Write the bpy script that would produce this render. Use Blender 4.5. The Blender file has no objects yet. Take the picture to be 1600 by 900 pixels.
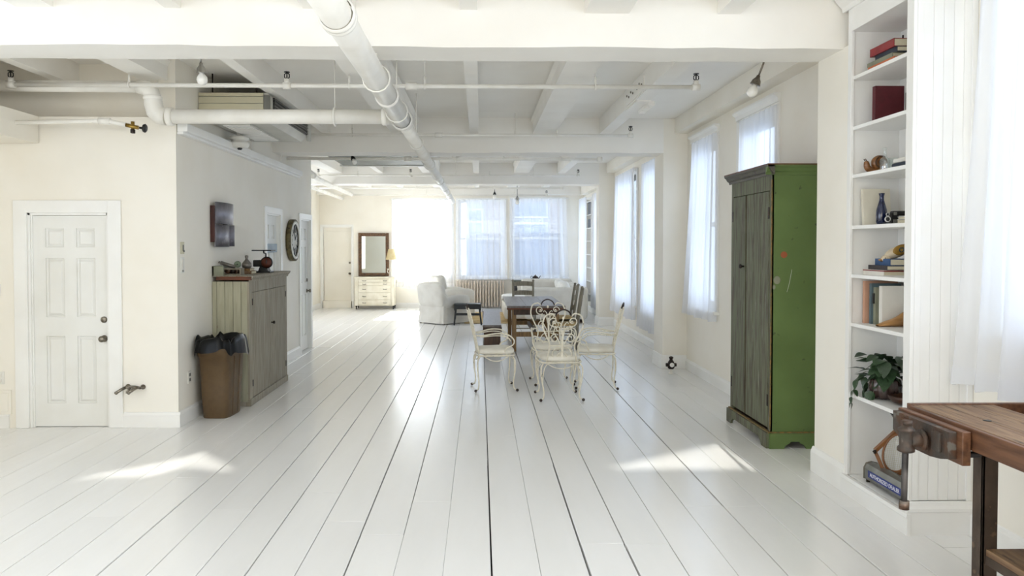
import bpy, bmesh, math, random
from math import sin, cos, pi, sqrt, radians
from mathutils import Vector, Matrix
random.seed(7)
SC = bpy.context.scene
COL = SC.collection
# ------------------------------------------------------------------ camera
cd = bpy.data.cameras.new('camera'); CAM = bpy.data.objects.new('camera', cd); COL.objects.link(CAM)
cd.sensor_fit = 'HORIZONTAL'; cd.sensor_width = 36; cd.lens = 1200/1600*36
cd.shift_x = 26/1600; cd.shift_y = -37/1600; cd.clip_start = .05; cd.clip_end = 200
CAM.location = (0, 0, 1.72); CAM.rotation_euler = (pi/2-.024, 0, -.020)
SC.camera = CAM
# ------------------------------------------------------------------ sky, sun, daylight
W = bpy.data.worlds.new('sky'); SC.world = W; W.use_nodes = True
bg = W.node_tree.nodes['Background']; bg.inputs[0].default_value = (.68, .79, .98, 1); bg.inputs[1].default_value = 1.9
def sun(name, d, e, ang, col):
    l = bpy.data.lights.new(name, 'SUN'); l.energy = e; l.angle = radians(ang); l.color = col
    o = bpy.data.objects.new(name, l); COL.objects.link(o)
    o.rotation_euler = Vector(d).to_track_quat('-Z', 'Y').to_euler(); o.location = (0, 30, 20)
SUN2 = Vector((.03, 1, -.22))
sun('sun', (-.05, -1, -.8), 42.0, 1.0, (1, .95, .86))
sun('sunlight_reflected_off_facing_glass', SUN2, 6.5, .3, (1, .97, .9))
def area(name, loc, d, sx, sy, e, col=(1, .975, .93), portal=False):
    l = bpy.data.lights.new(name, 'AREA'); l.shape = 'RECTANGLE'; l.size = sx; l.size_y = sy; l.energy = e; l.color = col
    o = bpy.data.objects.new(name, l); COL.objects.link(o); o.location = loc
    o.rotation_euler = Vector(d).to_track_quat('-Z', 'Y').to_euler()
    l.cycles.is_portal = portal
area('daylight_left_windows', (-4.93, 1.6, 2.15), (1, .12, 0), 5.6, 2.2, 32)
area('daylight_right_windows', (2.8, .6, 2.2), (-1, .12, 0), 4.4, 2.0, 54, (.93, .97, 1))
area('added_back_fill', (-1.0, -2.9, 2.65), (0, 1, -.05), 6.6, 1.1, 54)  # added fill lamp in front of the solid back wall, no window behind
area('added_far_left_fill', (-4.38, 16.6, 1.9), (1, .1, 0), 4.2, 2.0, 30)  # fill lamp added out of view to brighten the far bay
SC.view_settings.view_transform = 'Standard'; SC.view_settings.look = 'None'
SC.view_settings.gamma = 1; SC.view_settings.use_curve_mapping = False
SC.view_settings.exposure = 0.69
cy = SC.cycles
cy.use_denoising = True; cy.max_bounces = 10; cy.diffuse_bounces = 7; cy.glossy_bounces = 4
cy.transmission_bounces = 6; cy.transparent_max_bounces = 12; cy.caustics_reflective = False; cy.caustics_refractive = False
cy.sample_clamp_indirect = 6; cy.adaptive_threshold = .04

# ------------------------------------------------------------------ materials
def C(h):
    h = h.lstrip('#'); out = []
    for i in (0, 2, 4):
        v = int(h[i:i+2], 16)/255; out.append(v/12.92 if v <= .04045 else ((v+.055)/1.055)**2.4)
    return (*out, 1)
M = {}
def mat(name, c1, c2=None, rough=.6, metal=0, scale=5, stretch=(1, 1, 1), lo=.4, hi=.65, bump=0, bscale=None, spec=.5,
        c3=None, lo3=.62, hi3=.68, s3=30, stretch3=(1, 1, 1), coat=0, rnd=0, emit=0):
    m = bpy.data.materials.new(name); m.use_nodes = True; nt = m.node_tree; N = nt.nodes; L = nt.links
    b = N['Principled BSDF']; b.inputs['Roughness'].default_value = rough; b.inputs['Metallic'].default_value = metal
    b.inputs['Specular IOR Level'].default_value = spec; b.inputs['Coat Weight'].default_value = coat
    c1 = C(c1) if isinstance(c1, str) else c1
    if c2 is None: c2 = tuple(min(1, v*.93) for v in c1[:3])+(1,)
    else: c2 = C(c2)
    tc = N.new('ShaderNodeTexCoord')
    def noise(sc, st, det=4):
        mp = N.new('ShaderNodeMapping'); mp.inputs['Scale'].default_value = st; L.new(tc.outputs['Object'], mp.inputs[0])
        n = N.new('ShaderNodeTexNoise'); n.inputs['Scale'].default_value = sc; n.inputs['Detail'].default_value = det
        L.new(mp.outputs[0], n.inputs['Vector']); return n
    n = noise(scale, stretch)
    r = N.new('ShaderNodeValToRGB'); r.color_ramp.elements[0].position = lo; r.color_ramp.elements[1].position = hi
    r.color_ramp.elements[0].color = c1; r.color_ramp.elements[1].color = c2
    L.new(n.outputs['Fac'], r.inputs[0]); out = r.outputs[0]
    def mix(f, a, bb, blend='MIX'):
        mx = N.new('ShaderNodeMix'); mx.data_type = 'RGBA'; mx.blend_type = blend
        if isinstance(f, float): mx.inputs[0].default_value = f
        else: L.new(f, mx.inputs[0])
        for s, v in ((6, a), (7, bb)):
            if isinstance(v, tuple): mx.inputs[s].default_value = v
            else: L.new(v, mx.inputs[s])
        return mx.outputs[2]
    if c3:
        n3 = noise(s3, stretch3, 6); r3 = N.new('ShaderNodeValToRGB')
        r3.color_ramp.elements[0].position = lo3; r3.color_ramp.elements[1].position = hi3
        r3.color_ramp.elements[0].color = (0, 0, 0, 1); r3.color_ramp.elements[1].color = (1, 1, 1, 1)
        L.new(n3.outputs['Fac'], r3.inputs[0]); out = mix(r3.outputs[0], out, C(c3))
    if rnd:
        oi = N.new('ShaderNodeObjectInfo'); mr = N.new('ShaderNodeMapRange'); L.new(oi.outputs['Random'], mr.inputs[0])
        mr.inputs[3].default_value = 1-rnd; mr.inputs[4].default_value = 1
        cb = N.new('ShaderNodeCombineColor')
        for i in range(3): L.new(mr.outputs[0], cb.inputs[i])
        out = mix(1.0, out, cb.outputs[0], 'MULTIPLY')
    L.new(out, b.inputs['Base Color'])
    if bump:
        nb = noise(bscale or scale*4, stretch, 3); bp = N.new('ShaderNodeBump'); bp.inputs['Strength'].default_value = bump
        bp.inputs['Distance'].default_value = .01; L.new(nb.outputs['Fac'], bp.inputs['Height']); L.new(bp.outputs[0], b.inputs['Normal'])
    if emit:
        L.new(out, b.inputs['Emission Color']); b.inputs['Emission Strength'].default_value = emit
    M[name] = m; return m
def clearmat(name, parts, col=(1, 1, 1, 1)):
    m = bpy.data.materials.new(name); m.use_nodes = True; nt = m.node_tree; N = nt.nodes; L = nt.links
    N.remove(N['Principled BSDF']); o = N['Material Output']; acc = None; tot = 0
    for kind, w, c in parts:
        s = N.new(kind); s.inputs['Color'].default_value = c
        if kind == 'ShaderNodeBsdfGlossy' or kind == 'ShaderNodeBsdfAnisotropic': s.inputs['Roughness'].default_value = .03
        tot += w
        if acc is None: acc = s.outputs[0]
        else:
            mx = N.new('ShaderNodeMixShader'); mx.inputs[0].default_value = w/tot
            L.new(acc, mx.inputs[1]); L.new(s.outputs[0], mx.inputs[2]); acc = mx.outputs[0]
    L.new(acc, o.inputs['Surface']); M[name] = m
clearmat('pane_glass', [('ShaderNodeBsdfTransparent', .94, (.95, .98, 1, 1)), ('ShaderNodeBsdfGlossy', .06, (1, 1, 1, 1))])
clearmat('clear_glass', [('ShaderNodeBsdfTransparent', .8, (.93, .96, .95, 1)), ('ShaderNodeBsdfGlossy', .2, (1, 1, 1, 1))])
clearmat('sheer', [('ShaderNodeBsdfTransparent', .42, (1, 1, 1, 1)), ('ShaderNodeBsdfTranslucent', .33, (.93, .94, .97, 1)), ('ShaderNodeBsdfDiffuse', .25, (.95, .95, .96, 1))])
clearmat('heavy_sheer', [('ShaderNodeBsdfTransparent', .24, (1, 1, 1, 1)), ('ShaderNodeBsdfTranslucent', .40, (.93, .94, .97, 1)), ('ShaderNodeBsdfDiffuse', .36, (.95, .95, .96, 1))])
mat('wall_paint', '#f4efe4', '#f0eadd', .7, scale=1.5, bump=.05, bscale=14)
mat('ceiling_paint', '#f4f1ea', '#efebe3', .75, scale=1.2, bump=.08, bscale=9)
mat('trim_paint', '#f4f3ef', '#efede8', .4, scale=2)
mat('case_paint', '#f0efec', '#ebe9e4', .45, scale=2)
mat('door_paint', '#ecebe6', '#e6e4dd', .4, scale=2, bump=.03)
mat('floor_paint', '#f3f2f0', '#eeedea', .21, scale=1.1, stretch=(3, .5, 1), bump=.22, bscale=3.2, spec=.55, rnd=.035, lo=.35, hi=.7)
mat('subfloor', '#0b0a0a', '#120f0e', .9)
mat('pipe_paint', '#f1eee6', '#e9e5db', .45, scale=4, bump=.05)
mat('green_paint', '#5f7440', '#566a38', .5, scale=2.5, c3='#39432a', lo3=.66, hi3=.72, s3=14, bump=.06)
mat('weathered_green', '#6c7058', '#514a3d', .7, scale=7, stretch=(5, 5, .5), c3='#99968a', lo3=.62, hi3=.74, s3=9, stretch3=(6, 6, .5), bump=.25, bscale=20, rnd=.2)
mat('rust_spot', '#9a5230', '#8a4727', .6)
mat('worn_edge', '#8a6a3c', '#5e5a3a', .7, scale=30)
mat('dark_cornice', '#4a4640', '#5d5a4c', .6, scale=9, stretch=(8, .6, 8), c3='#33261f', s3=12)
mat('grey_wood', '#a39c8c', '#8b8373', .75, scale=8, stretch=(6, 6, .4), c3='#7d6350', lo3=.6, hi3=.74, s3=8, stretch3=(9, 9, .35), bump=.25, bscale=24, rnd=.12)
mat('pale_plank', '#b4b199', '#a6a28a', .7, scale=6, stretch=(4, 4, .5), c3='#80705c', lo3=.68, hi3=.76, s3=12, stretch3=(2, 2, 1), bump=.15, rnd=.08)
mat('red_wood', '#6d3a1e', '#47240f', .5, scale=12, stretch=(.5, 4, 4))
mat('brown_plastic', '#5f4a2f', '#57432a', .45, scale=20, bump=.04)
mat('black_bag', '#060708', '#0a0b0d', .28, scale=8, bump=.3, bscale=14, spec=.28)
mat('steel', '#b9b8b4', '#9c9a95', .3, 1, scale=14)
mat('nickel', '#8f887c', '#6f685e', .35, 1, scale=20)
mat('brass', '#a98c4a', '#82682f', .35, 1, scale=20)
mat('dark_iron', '#2c2623', '#3c322c', .55, .6, scale=15, c3='#5a3a28', lo3=.6, hi3=.7, s3=18, bump=.2)
mat('black', '#0e0e0f', '#161616', .4, scale=9)
mat('blackboard_wood', '#23282c', '#1b1f22', .45, scale=9, stretch=(1, 6, 6))
mat('ivory_iron', '#efe8d6', '#e3dac4', .5, scale=25, c3='#5a483c', lo3=.67, hi3=.71, s3=42, bump=.1)
mat('bare_iron', '#3a2f2c', '#52463f', .5, .5, scale=30)
mat('cushion', '#efeadd', '#e6dfcf', .9, scale=6, bump=.15, bscale=16)
mat('slipcover', '#dcd9d1', '#d2cec5', .95, scale=4, bump=.5, bscale=7)
mat('white_cover', '#e9e8e4', '#dfdeda', .95, scale=4, bump=.4, bscale=8)
mat('table_top', '#77706c', '#665c56', .35, scale=6, stretch=(6, .4, 6), c3='#4a3c34', s3=10, stretch3=(6, .5, 6), bump=.1)
mat('honey_wood', '#8a6a3e', '#6d5130', .5, scale=9, stretch=(5, 5, .5), bump=.08)
mat('dark_wood', '#4d3522', '#3a2819', .5, scale=8, stretch=(5, 5, .5), bump=.1)
mat('bench_top', '#6c6360', '#59504c', .3, scale=7, stretch=(6, .4, 6), bump=.1)
mat('drift_wood', '#8f8878', '#77705f', .7, scale=9, stretch=(5, 5, .4), bump=.12)
mat('rug_wool', '#c9b284', '#b89a64', .95, scale=9, c3='#8f7a4c', s3=22, bump=.4, bscale=60)
mat('radiator_paint', '#d8cabb', '#ccbcab', .5, scale=6)
mat('dresser_paint', '#e9e3d2', '#ddd5c0', .5, scale=6, c3='#b5a88c', lo3=.7, hi3=.76, s3=20)
mat('mirror_frame', '#6b4a2b', '#4b321c', .45, scale=22, bump=.5, bscale=50)
mat('mirror', '#e6eae6', '#e6eae6', .02, 1)
mat('lamp_shade', '#d8c79c', '#d0bd8e', .8, scale=10)
mat('grey_metal', '#8b8992', '#6f6d75', .45, .7, scale=7, c3='#94929a', s3=14, bump=.15)
mat('maroon_metal', '#4a2722', '#3a1f1c', .5, .2)
mat('olive_wood', '#6f6441', '#4e452b', .6, scale=16, c3='#2e281a', s3=20)
mat('clock_white', '#ecebe6', '#e2e0d8', .6)
mat('beige_plastic', '#cfc8ac', '#c9c2a6', .5, scale=3)
mat('grey_plastic', '#77766f', '#6c6b65', .5)
mat('ac_panel', '#c9c7bf', '#bfbdb4', .5, scale=3)
mat('green_grey', '#72756c', '#666a60', .5, scale=3)
mat('plate_plastic', '#e8e6df', '#e2dfd6', .35)
mat('red_leather', '#8b1f24', '#781a20', .5, scale=14, bump=.1)
mat('maroon_cloth', '#5a1720', '#4f131b', .55, scale=20)
mat('navy_cloth', '#2c3442', '#252c39', .6)
mat('blue_cloth', '#33537f', '#2b4870', .6)
mat('sage_cloth', '#8a8c78', '#7c7e6a', .7)
mat('orange_cloth', '#c4704a', '#b9653f', .7)
mat('pink_card', '#c69a80', '#b98c72', .7)
mat('slate_cloth', '#5c6f76', '#516369', .7)
mat('dark_book', '#3a3336', '#2e2a2b', .6)
mat('cream_cloth', '#d9d3c2', '#d1cab7', .8)
mat('white_card', '#e6e3da', '#dedad0', .7)
mat('grey_card', '#9b9890', '#8d8a82', .7)
mat('paper', '#dcd3ba', '#cfc5a8', .9, scale=40, stretch=(1, 1, 30))
mat('snail_wood', '#8a5a2c', '#6d4420', .35, scale=14, stretch=(1, 1, 5), coat=.3)
mat('snail_dark', '#4b2e18', '#38220f', .4)
mat('blue_glaze', '#131f45', '#0e1836', .12, scale=4, coat=.6)
mat('bird_gold', '#9a7426', '#84611c', .45, scale=18)
mat('bird_cream', '#d8c7ab', '#c9b595', .5)
mat('bird_teal', '#26454c', '#1d383e', .5)
mat('last_wood', '#b5864f', '#9c6f3c', .4, scale=6, stretch=(.6, 5, 5), coat=.2)
mat('leaf', '#3d5a38', '#2c4429', .42, scale=9, rnd=.45, spec=.6)
mat('stem', '#44552f', '#3a4a28', .6)
mat('pot_glaze', '#463632', '#2d2321', .18, scale=7, coat=.5, c3='#6d625e', s3=9)
mat('bowl_wood', '#3a241a', '#5c3217', .4)
mat('racket_wood', '#8d5a30', '#75471f', .4, scale=9, coat=.3)
mat('string', '#d8d2bc', '#cfc8b0', .7)
mat('sign_metal', '#8b8b86', '#75756f', .35, .8, scale=9)
mat('sign_blue', '#2f3d86', '#293676', .5)
mat('sign_white', '#e8e8ee', '#e0e0e8', .5)
mat('bench_worn', '#8d7154', '#6c5038', .6, scale=6, stretch=(5, .5, 5), c3='#3f2c1d', lo3=.58, hi3=.7, s3=9, stretch3=(6, .8, 6), bump=.4, bscale=20)
mat('bench_side', '#6e4a32', '#523422', .45, scale=7, stretch=(5, .5, 5), bump=.15)
mat('rusty_iron', '#4c453f', '#5f4331', .6, .4, scale=9, c3='#77726a', s3=16, bump=.4)
mat('grey_iron', '#4a4746', '#3a3736', .5, .6, scale=12)
mat('brown_iron', '#55473c', '#463a31', .55, .4, scale=9, c3='#6f5a47', s3=18, bump=.15)
mat('facade', '#6e747c', '#656b73', .9, scale=2)
mat('facade_trim', '#858b93', '#7c828a', .9)
mat('brick', '#77706f', '#696362', .9, rnd=.2)
mat('facade_glass', '#4a5566', '#5d6878', .12)
mat('bulb', '#f4f2ec', '#efece4', .15, spec=.6)
mat('silver_vase', '#85807a', '#6c6762', .35, .6, scale=9)
mat('slate_paper', '#b7c3cc', '#aab7c2', .7)
mat('cactus', '#7d8a74', '#66735d', .8, scale=30)
mat('rust_dial', '#5c2a18', '#45200f', .5, scale=8)
# ------------------------------------------------------------------ geometry helpers
def rootloc(p):
    v = Vector((0, 0, 0))
    while p is not None: v = v+Vector(p.location); p = p.parent
    return v
class MB:
    def __init__(s): s.v = []; s.f = []; s.sm = []
    def add(s, vs, fs, smooth=False):
        n = len(s.v); s.v += [tuple(v) for v in vs]
        for f in fs: s.f.append([n+i for i in f]); s.sm.append(smooth)
        return s
    def box(s, x0, x1, y0, y1, z0, z1, c=0, T=None):
        x0, x1 = sorted((x0, x1)); y0, y1 = sorted((y0, y1)); z0, z1 = sorted((z0, z1))
        if c:                                           # chamfered box
            c = min(c, (x1-x0)*.45, (y1-y0)*.45, (z1-z0)*.45); bm = bmesh.new()
            r = bmesh.ops.create_cube(bm, size=1)
            for v in bm.verts: v.co = ((x0+x1)/2+v.co.x*(x1-x0), (y0+y1)/2+v.co.y*(y1-y0), (z0+z1)/2+v.co.z*(z1-z0))
            bmesh.ops.bevel(bm, geom=bm.edges[:], offset=c, segments=2, profile=.5, affect='EDGES')
            bm.verts.index_update(); vs = [v.co.copy() for v in bm.verts]; fs = [[v.index for v in f.verts] for f in bm.faces]; bm.free()
        else:
            vs = [Vector(p) for p in ((x0, y0, z0), (x1, y0, z0), (x1, y1, z0), (x0, y1, z0), (x0, y0, z1), (x1, y0, z1), (x1, y1, z1), (x0, y1, z1))]
            fs = [(0, 3, 2, 1), (4, 5, 6, 7), (0, 1, 5, 4), (1, 2, 6, 5), (2, 3, 7, 6), (3, 0, 4, 7)]
        if T: vs = [T @ v for v in vs]
        return s.add(vs, fs)
    def bar(s, p0, p1, w, h, c=0):                      # a rectangular bar between two points
        p0, p1 = Vector(p0), Vector(p1); d = p1-p0; q = d.to_track_quat('Z', 'Y')
        T = Matrix.Translation(p0) @ q.to_matrix().to_4x4()
        return s.box(-w/2, w/2, -h/2, h/2, 0, d.length, c, T)
    def tube(s, pts, r, n=8, closed=False, flat=None):
        pts = [Vector(p) for p in pts]; m = len(pts); R = r if isinstance(r, (list, tuple)) else [r]*m
        if closed: tan = [(pts[(i+1) % m]-pts[i-1]).normalized() for i in range(m)]
        else: tan = [(pts[min(i+1, m-1)]-pts[max(i-1, 0)]).normalized() for i in range(m)]
        u = tan[0].orthogonal().normalized(); vs = []; fs = []
        for i in range(m):
            t = tan[i]; u = (u-t*u.dot(t)); u = u.normalized() if u.length > 1e-6 else t.orthogonal().normalized(); w = t.cross(u)
            for k in range(n):
                a = 2*pi*k/n; vs.append(pts[i]+(u*cos(a)+w*sin(a))*R[i])
        for i in range(m if closed else m-1):
            j = (i+1) % m
            for k in range(n): fs.append((i*n+k, i*n+(k+1) % n, j*n+(k+1) % n, j*n+k))
        s.add(vs, fs, True)
        if not closed:
            b = len(s.v)-len(vs)
            s.f.append([b+k for k in range(n)][::-1]); s.sm.append(False)
            s.f.append([b+(m-1)*n+k for k in range(n)]); s.sm.append(False)
        return s
    def cyl(s, p0, p1, r, n=16, r1=None): return s.tube([p0, p1], [r, r if r1 is None else r1], n)
    def lathe(s, prof, c=(0, 0, 0), n=20, ax=(0, 0, 1), rib=0, nrib=0, closed=True):   # prof: (radius, height)
        q = Vector(ax).to_track_quat('Z', 'Y').to_matrix(); c = Vector(c); vs = []; fs = []; m = len(prof)
        for r, h in prof:
            for k in range(n):
                a = 2*pi*k/n; rr = max(r, 1e-4)*(1+rib*abs(cos(a*nrib/2)) if rib else 1); vs.append(c+q @ Vector((rr*cos(a), rr*sin(a), h)))
        for i in range(m-1):
            for k in range(n): fs.append((i*n+k, i*n+(k+1) % n, (i+1)*n+(k+1) % n, (i+1)*n+k))
        if closed: fs += [[k for k in range(n)][::-1], [(m-1)*n+k for k in range(n)]]
        return s.add(vs, fs, True)
    def prism(s, poly, d, T=None, smooth=False):        # polygon (3-d points) pushed along d
        poly = [Vector(p) for p in poly]; d = Vector(d); n = len(poly); vs = poly+[p+d for p in poly]
        if T: vs = [T @ v for v in vs]
        s.add(vs, [list(range(n))[::-1], list(range(n, 2*n))])
        b = len(s.v)-2*n
        for i in range(n): s.f.append([b+i, b+(i+1) % n, b+n+(i+1) % n, b+n+i]); s.sm.append(smooth)
        return s
    def sweep(s, prof, p0, p1, up=(0, 0, 1), out=(1, 0, 0)):   # moulding: prof (out, up) pushed from p0 to p1
        p0, p1, up, out = Vector(p0), Vector(p1), Vector(up), Vector(out)
        return s.prism([p0+out*a+up*b for a, b in prof], p1-p0)
    def grid(s, fn, nu, nv, smooth=True):
        vs = [fn(i/nu, j/nv) for j in range(nv+1) for i in range(nu+1)]
        return s.add(vs, [(j*(nu+1)+i, j*(nu+1)+i+1, (j+1)*(nu+1)+i+1, (j+1)*(nu+1)+i) for j in range(nv) for i in range(nu)], smooth)
    def blob(s, c, r, p=2.6, nu=20, nv=12, T=None, fn=None):   # superellipsoid
        def pw(x, e): return math.copysign(abs(x)**e, x)
        e = 2/p; vs = []; fs = []
        for j in range(nv+1):
            b = -pi/2+pi*j/nv
            for i in range(nu):
                a = 2*pi*i/nu
                v = Vector((r[0]*pw(cos(b), e)*pw(cos(a), e), r[1]*pw(cos(b), e)*pw(sin(a), e), r[2]*pw(sin(b), e)))
                if fn: v = fn(v)
                v = v+Vector(c); vs.append(T @ v if T else v)
        for j in range(nv):
            for i in range(nu): fs.append((j*nu+i, j*nu+(i+1) % nu, (j+1)*nu+(i+1) % nu, (j+1)*nu+i))
        return s.add(vs, fs, True)
    def build(s, name, m, parent=None, label=None, local=False):
        me = bpy.data.meshes.new(name); o = Vector((0, 0, 0)) if parent is None or local else rootloc(parent)
        me.from_pydata([Vector(v)-o for v in s.v], [], s.f); me.polygons.foreach_set('use_smooth', s.sm)
        bm = bmesh.new(); bm.from_mesh(me); bmesh.ops.recalc_face_normals(bm, faces=bm.faces); bm.to_mesh(me); bm.free()
        me.materials.append(M[m]); ob = bpy.data.objects.new(name, me); COL.objects.link(ob); ob.parent = parent
        if label: ob['label'] = label
        return ob
def tag(o, label, cat, group=None, kind=None):
    if label: o['label'] = label
    if cat: o['category'] = cat
    if group: o['group'] = group
    if kind: o['kind'] = kind
    return o
def thing(name, label, cat, loc=(0, 0, 0), group=None):
    o = bpy.data.objects.new(name, None); o.empty_display_size = .05; COL.objects.link(o); o.location = loc
    return tag(o, label, cat, group)
def struct(name, mb, m): return tag(mb.build(name, m), None, None, kind='structure')
def structroot(name):
    o = bpy.data.objects.new(name, None); COL.objects.link(o); o['kind'] = 'structure'; return o
def copy_tree(o, parent=None):
    c = o.copy(); COL.objects.link(c); c.parent = parent
    for ch in [x for x in ALLCH(o)]: copy_tree(ch, c)
    return c
def ALLCH(o): return [x for x in bpy.data.objects if x.parent == o]
def inst(src, parent, loc, rot=(0, 0, 0), scale=(1, 1, 1)):      # one more piece sharing mesh data
    c = src.copy(); COL.objects.link(c); c.parent = parent; c.location = Vector(loc)-rootloc(parent); c.rotation_euler = rot; c.scale = scale; return c
def arc(c, r, a0, a1, n, f): return [f(c[0]+r*cos(a0+(a1-a0)*i/n), c[1]+r*sin(a0+(a1-a0)*i/n)) for i in range(n+1)]
# ------------------------------------------------------------------ the room shell
def wallmesh(axis, p0, p1, u0, u1, z0, z1, holes=()):
    # axis 'x': wall spans x (u), thickness p0..p1 in y ; axis 'y': spans y, thickness in x
    U = sorted({u0, u1, *[h[i] for h in holes for i in (0, 1)]}); Z = sorted({z0, z1, *[h[i] for h in holes for i in (2, 3)]})
    nu, nz = len(U), len(Z); mb = MB()
    def P(p, u, z): return (u, p, z) if axis == 'x' else (p, u, z)
    vs = [P(p, u, z) for p in (p0, p1) for z in Z for u in U]
    idx = lambda k, i, j: k*nu*nz+j*nu+i
    full = lambda i, j: 0 <= i < nu-1 and 0 <= j < nz-1 and not any(h[0] <= (U[i]+U[i+1])/2 <= h[1] and h[2] <= (Z[j]+Z[j+1])/2 <= h[3] for h in holes)
    fs = []
    for i in range(nu-1):
        for j in range(nz-1):
            if not full(i, j): continue
            for k in (0, 1): fs.append((idx(k, i, j), idx(k, i+1, j), idx(k, i+1, j+1), idx(k, i, j+1)))
            for di, dj, a, b in ((-1, 0, (i, j), (i, j+1)), (1, 0, (i+1, j), (i+1, j+1)), (0, -1, (i, j), (i+1, j)), (0, 1, (i, j+1), (i+1, j+1))):
                if not full(i+di, j+dj): fs.append((idx(0, *a), idx(0, *b), idx(1, *b), idx(1, *a)))
    used = sorted({v for f in fs for v in f}); mp = {v: k for k, v in enumerate(used)}
    return mb.add([vs[v] for v in used], [[mp[v] for v in f] for f in fs])
ZC = 3.49
# floor: dark subfloor, planks as parts
FLOOR = struct('floor', MB().box(-5.2, 3.1, -3.2, 21.6, -.14, -.062), 'subfloor')
PW = .2579; X0 = -2.002
gaps = {0: 6, 1: 2.5, 2: 4.5, 3: 6, 4: 5, 5: 6, 6: 3.5, 7: 1.2, 8: 8, 9: 1.5, 10: 8, 11: 8.5, 12: 4, 13: 3, 14: 7, 15: 2, 16: 6, 17: 3, 18: 3}
rp = random.Random(3)
for k in range(-13, 20):
    xa, xb = max(X0+PW*k, -5.15), min(X0+PW*(k+1), 2.95)
    if xb-xa < .03: continue
    y = -3.1; first = True
    while y < 21.3:
        ln = rp.uniform(6.4, 9.5) if first else rp.uniform(2.6, 5.5)
        y1 = min(y+ln, 21.35)
        if 21.35-y1 < 1.2: y1 = 21.35
        first = False
        ga = gaps.get(k, rp.choice([1, 2, 3]))/1000*rp.choice([.6, 1.2, 1.5, 1.6]); gb = gaps.get(k+1, rp.choice([1, 2, 3]))/1000*rp.choice([.6, 1.2, 1.5, 1.6])
        xl, xr = xa+ga/2, xb-gb/2; c = .0022; h = rp.uniform(-.0012, .0008); tl = rp.uniform(-.0012, .0012)
        prof = [(xl, -.06), (xl, -c+h-tl), (xl+c, h-tl), (xr-c, h+tl), (xr, -c+h+tl), (xr, -.06)]
        pl = MB().prism([(a, y+.0008, b) for a, b in prof], (0, y1-y-.0016, 0)).build('plank', 'floor_paint', FLOOR)
        y = y1
# walls
WR = 2.89
holesR = [(7.45, 8.47, .92, 3.06), (9.33, 10.31, .92, 3.06), (12.0, 13.25, .62, 3.1), (14.1, 15.95, .62, 3.1), (17.25, 18.6, .62, 2.95), (19.75, 21.0, .62, 2.95)]
WALLR = struct('wall_right', wallmesh('y', WR, WR+.22, 5.3, 21.6, 0, ZC, holesR), 'wall_paint')
struct('wall_right_near', wallmesh('y', 2.93, 3.15, -3.2, 5.3, 0, 3.75, [(-1.6, .4, 1.25, 3.3), (1.0, 4.22, 1.25, 3.3)]), 'wall_paint')
struct('wall_far', wallmesh('x', 21.3, 21.55, -4.65, 3.1, 0, ZC, [(-4.36, -3.54, 0, 2.25), (-2.37, -.82, .82, 3.0), (-.6, .66, .82, 3.0), (.88, 2.31, .82, 3.03)]), 'wall_paint')
struct('wall_far_left', wallmesh('y', -4.63, -4.43, 12.9, 21.5, 0, ZC, [(14.5, 18.7, .9, 2.9)]), 'wall_paint')  # unseen opening added to go with the far-left fill lamp
D2, D3 = (10.33, 11.03), (12.28, 12.98)
struct('wall_left', wallmesh('y', -3.02, -2.86, 7.31, 13.1, 0, ZC, [(D2[0], D2[1], 0, 2.16), (D3[0], D3[1], 0, 2.15)]), 'wall_paint')
struct('wall_left_end', wallmesh('x', 12.95, 13.1, -4.63, -3.02, 0, ZC), 'wall_paint')
struct('wall_front', wallmesh('x', 7.31, 7.47, -5.2, -3.02, 0, 2.93, [(-4.25, -3.5, 0, 2.03)]), 'wall_paint')
struct('wall_front_upper', wallmesh('x', 7.6, 7.75, -5.2, -3.02, 2.93, ZC), 'wall_paint')
struct('wall_front_ledge', MB().box(-5.2, -3.02, 7.47, 7.6, 2.90, 2.93), 'wall_paint')
struct('wall_closet_inner', MB().box(-5.2, -3.03, 7.9, 7.95, 0, 2.9).box(-3.75, -3.7, 8, 13, 0, 2.9), 'wall_paint')
struct('wall_soffit_left', MB().box(-5.0, -4.13, 5.76, 7.3, 2.68, 2.93), 'wall_paint')
struct('wall_near_left', wallmesh('y', -5.2, -5.0, -3.2, 7.6, 0, 3.75, [(-1.4, 1.4, .9, 3.3), (1.8, 4.6, .9, 3.3)]), 'wall_paint')
# unseen back wall, its holes shaped to throw the light patches on the floor
def backpt(x, y): t = (y+3.0)/SUN2.y; return (x-SUN2.x*t, -3.0, -SUN2.z*t)
gapsB = [[(.98, 5.87), (2.13, 5.84), (2.08, 6.6)], [(-3.0, 5.70), (-2.46, 5.74), (-2.30, 5.98), (-1.86, 5.85), (-2.32, 6.42), (-2.46, 6.18)]]
bm = bmesh.new()
def loop(pts):
    vs = [bm.verts.new(p) for p in pts]; return [bm.edges.new((vs[i], vs[(i+1) % len(vs)])) for i in range(len(vs))]
ed = loop([(-5.2, -3, 0), (3.15, -3, 0), (3.15, -3, 3.75), (-5.2, -3, 3.75)])
for g in gapsB: ed += loop([backpt(*p) for p in g])
bmesh.ops.triangle_fill(bm, use_beauty=True, edges=ed)
me = bpy.data.meshes.new('wall_back'); bm.to_mesh(me); bm.free(); me.materials.append(M['wall_paint'])
ob = bpy.data.objects.new('wall_back', me); COL.objects.link(ob); ob['kind'] = 'structure'
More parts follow.
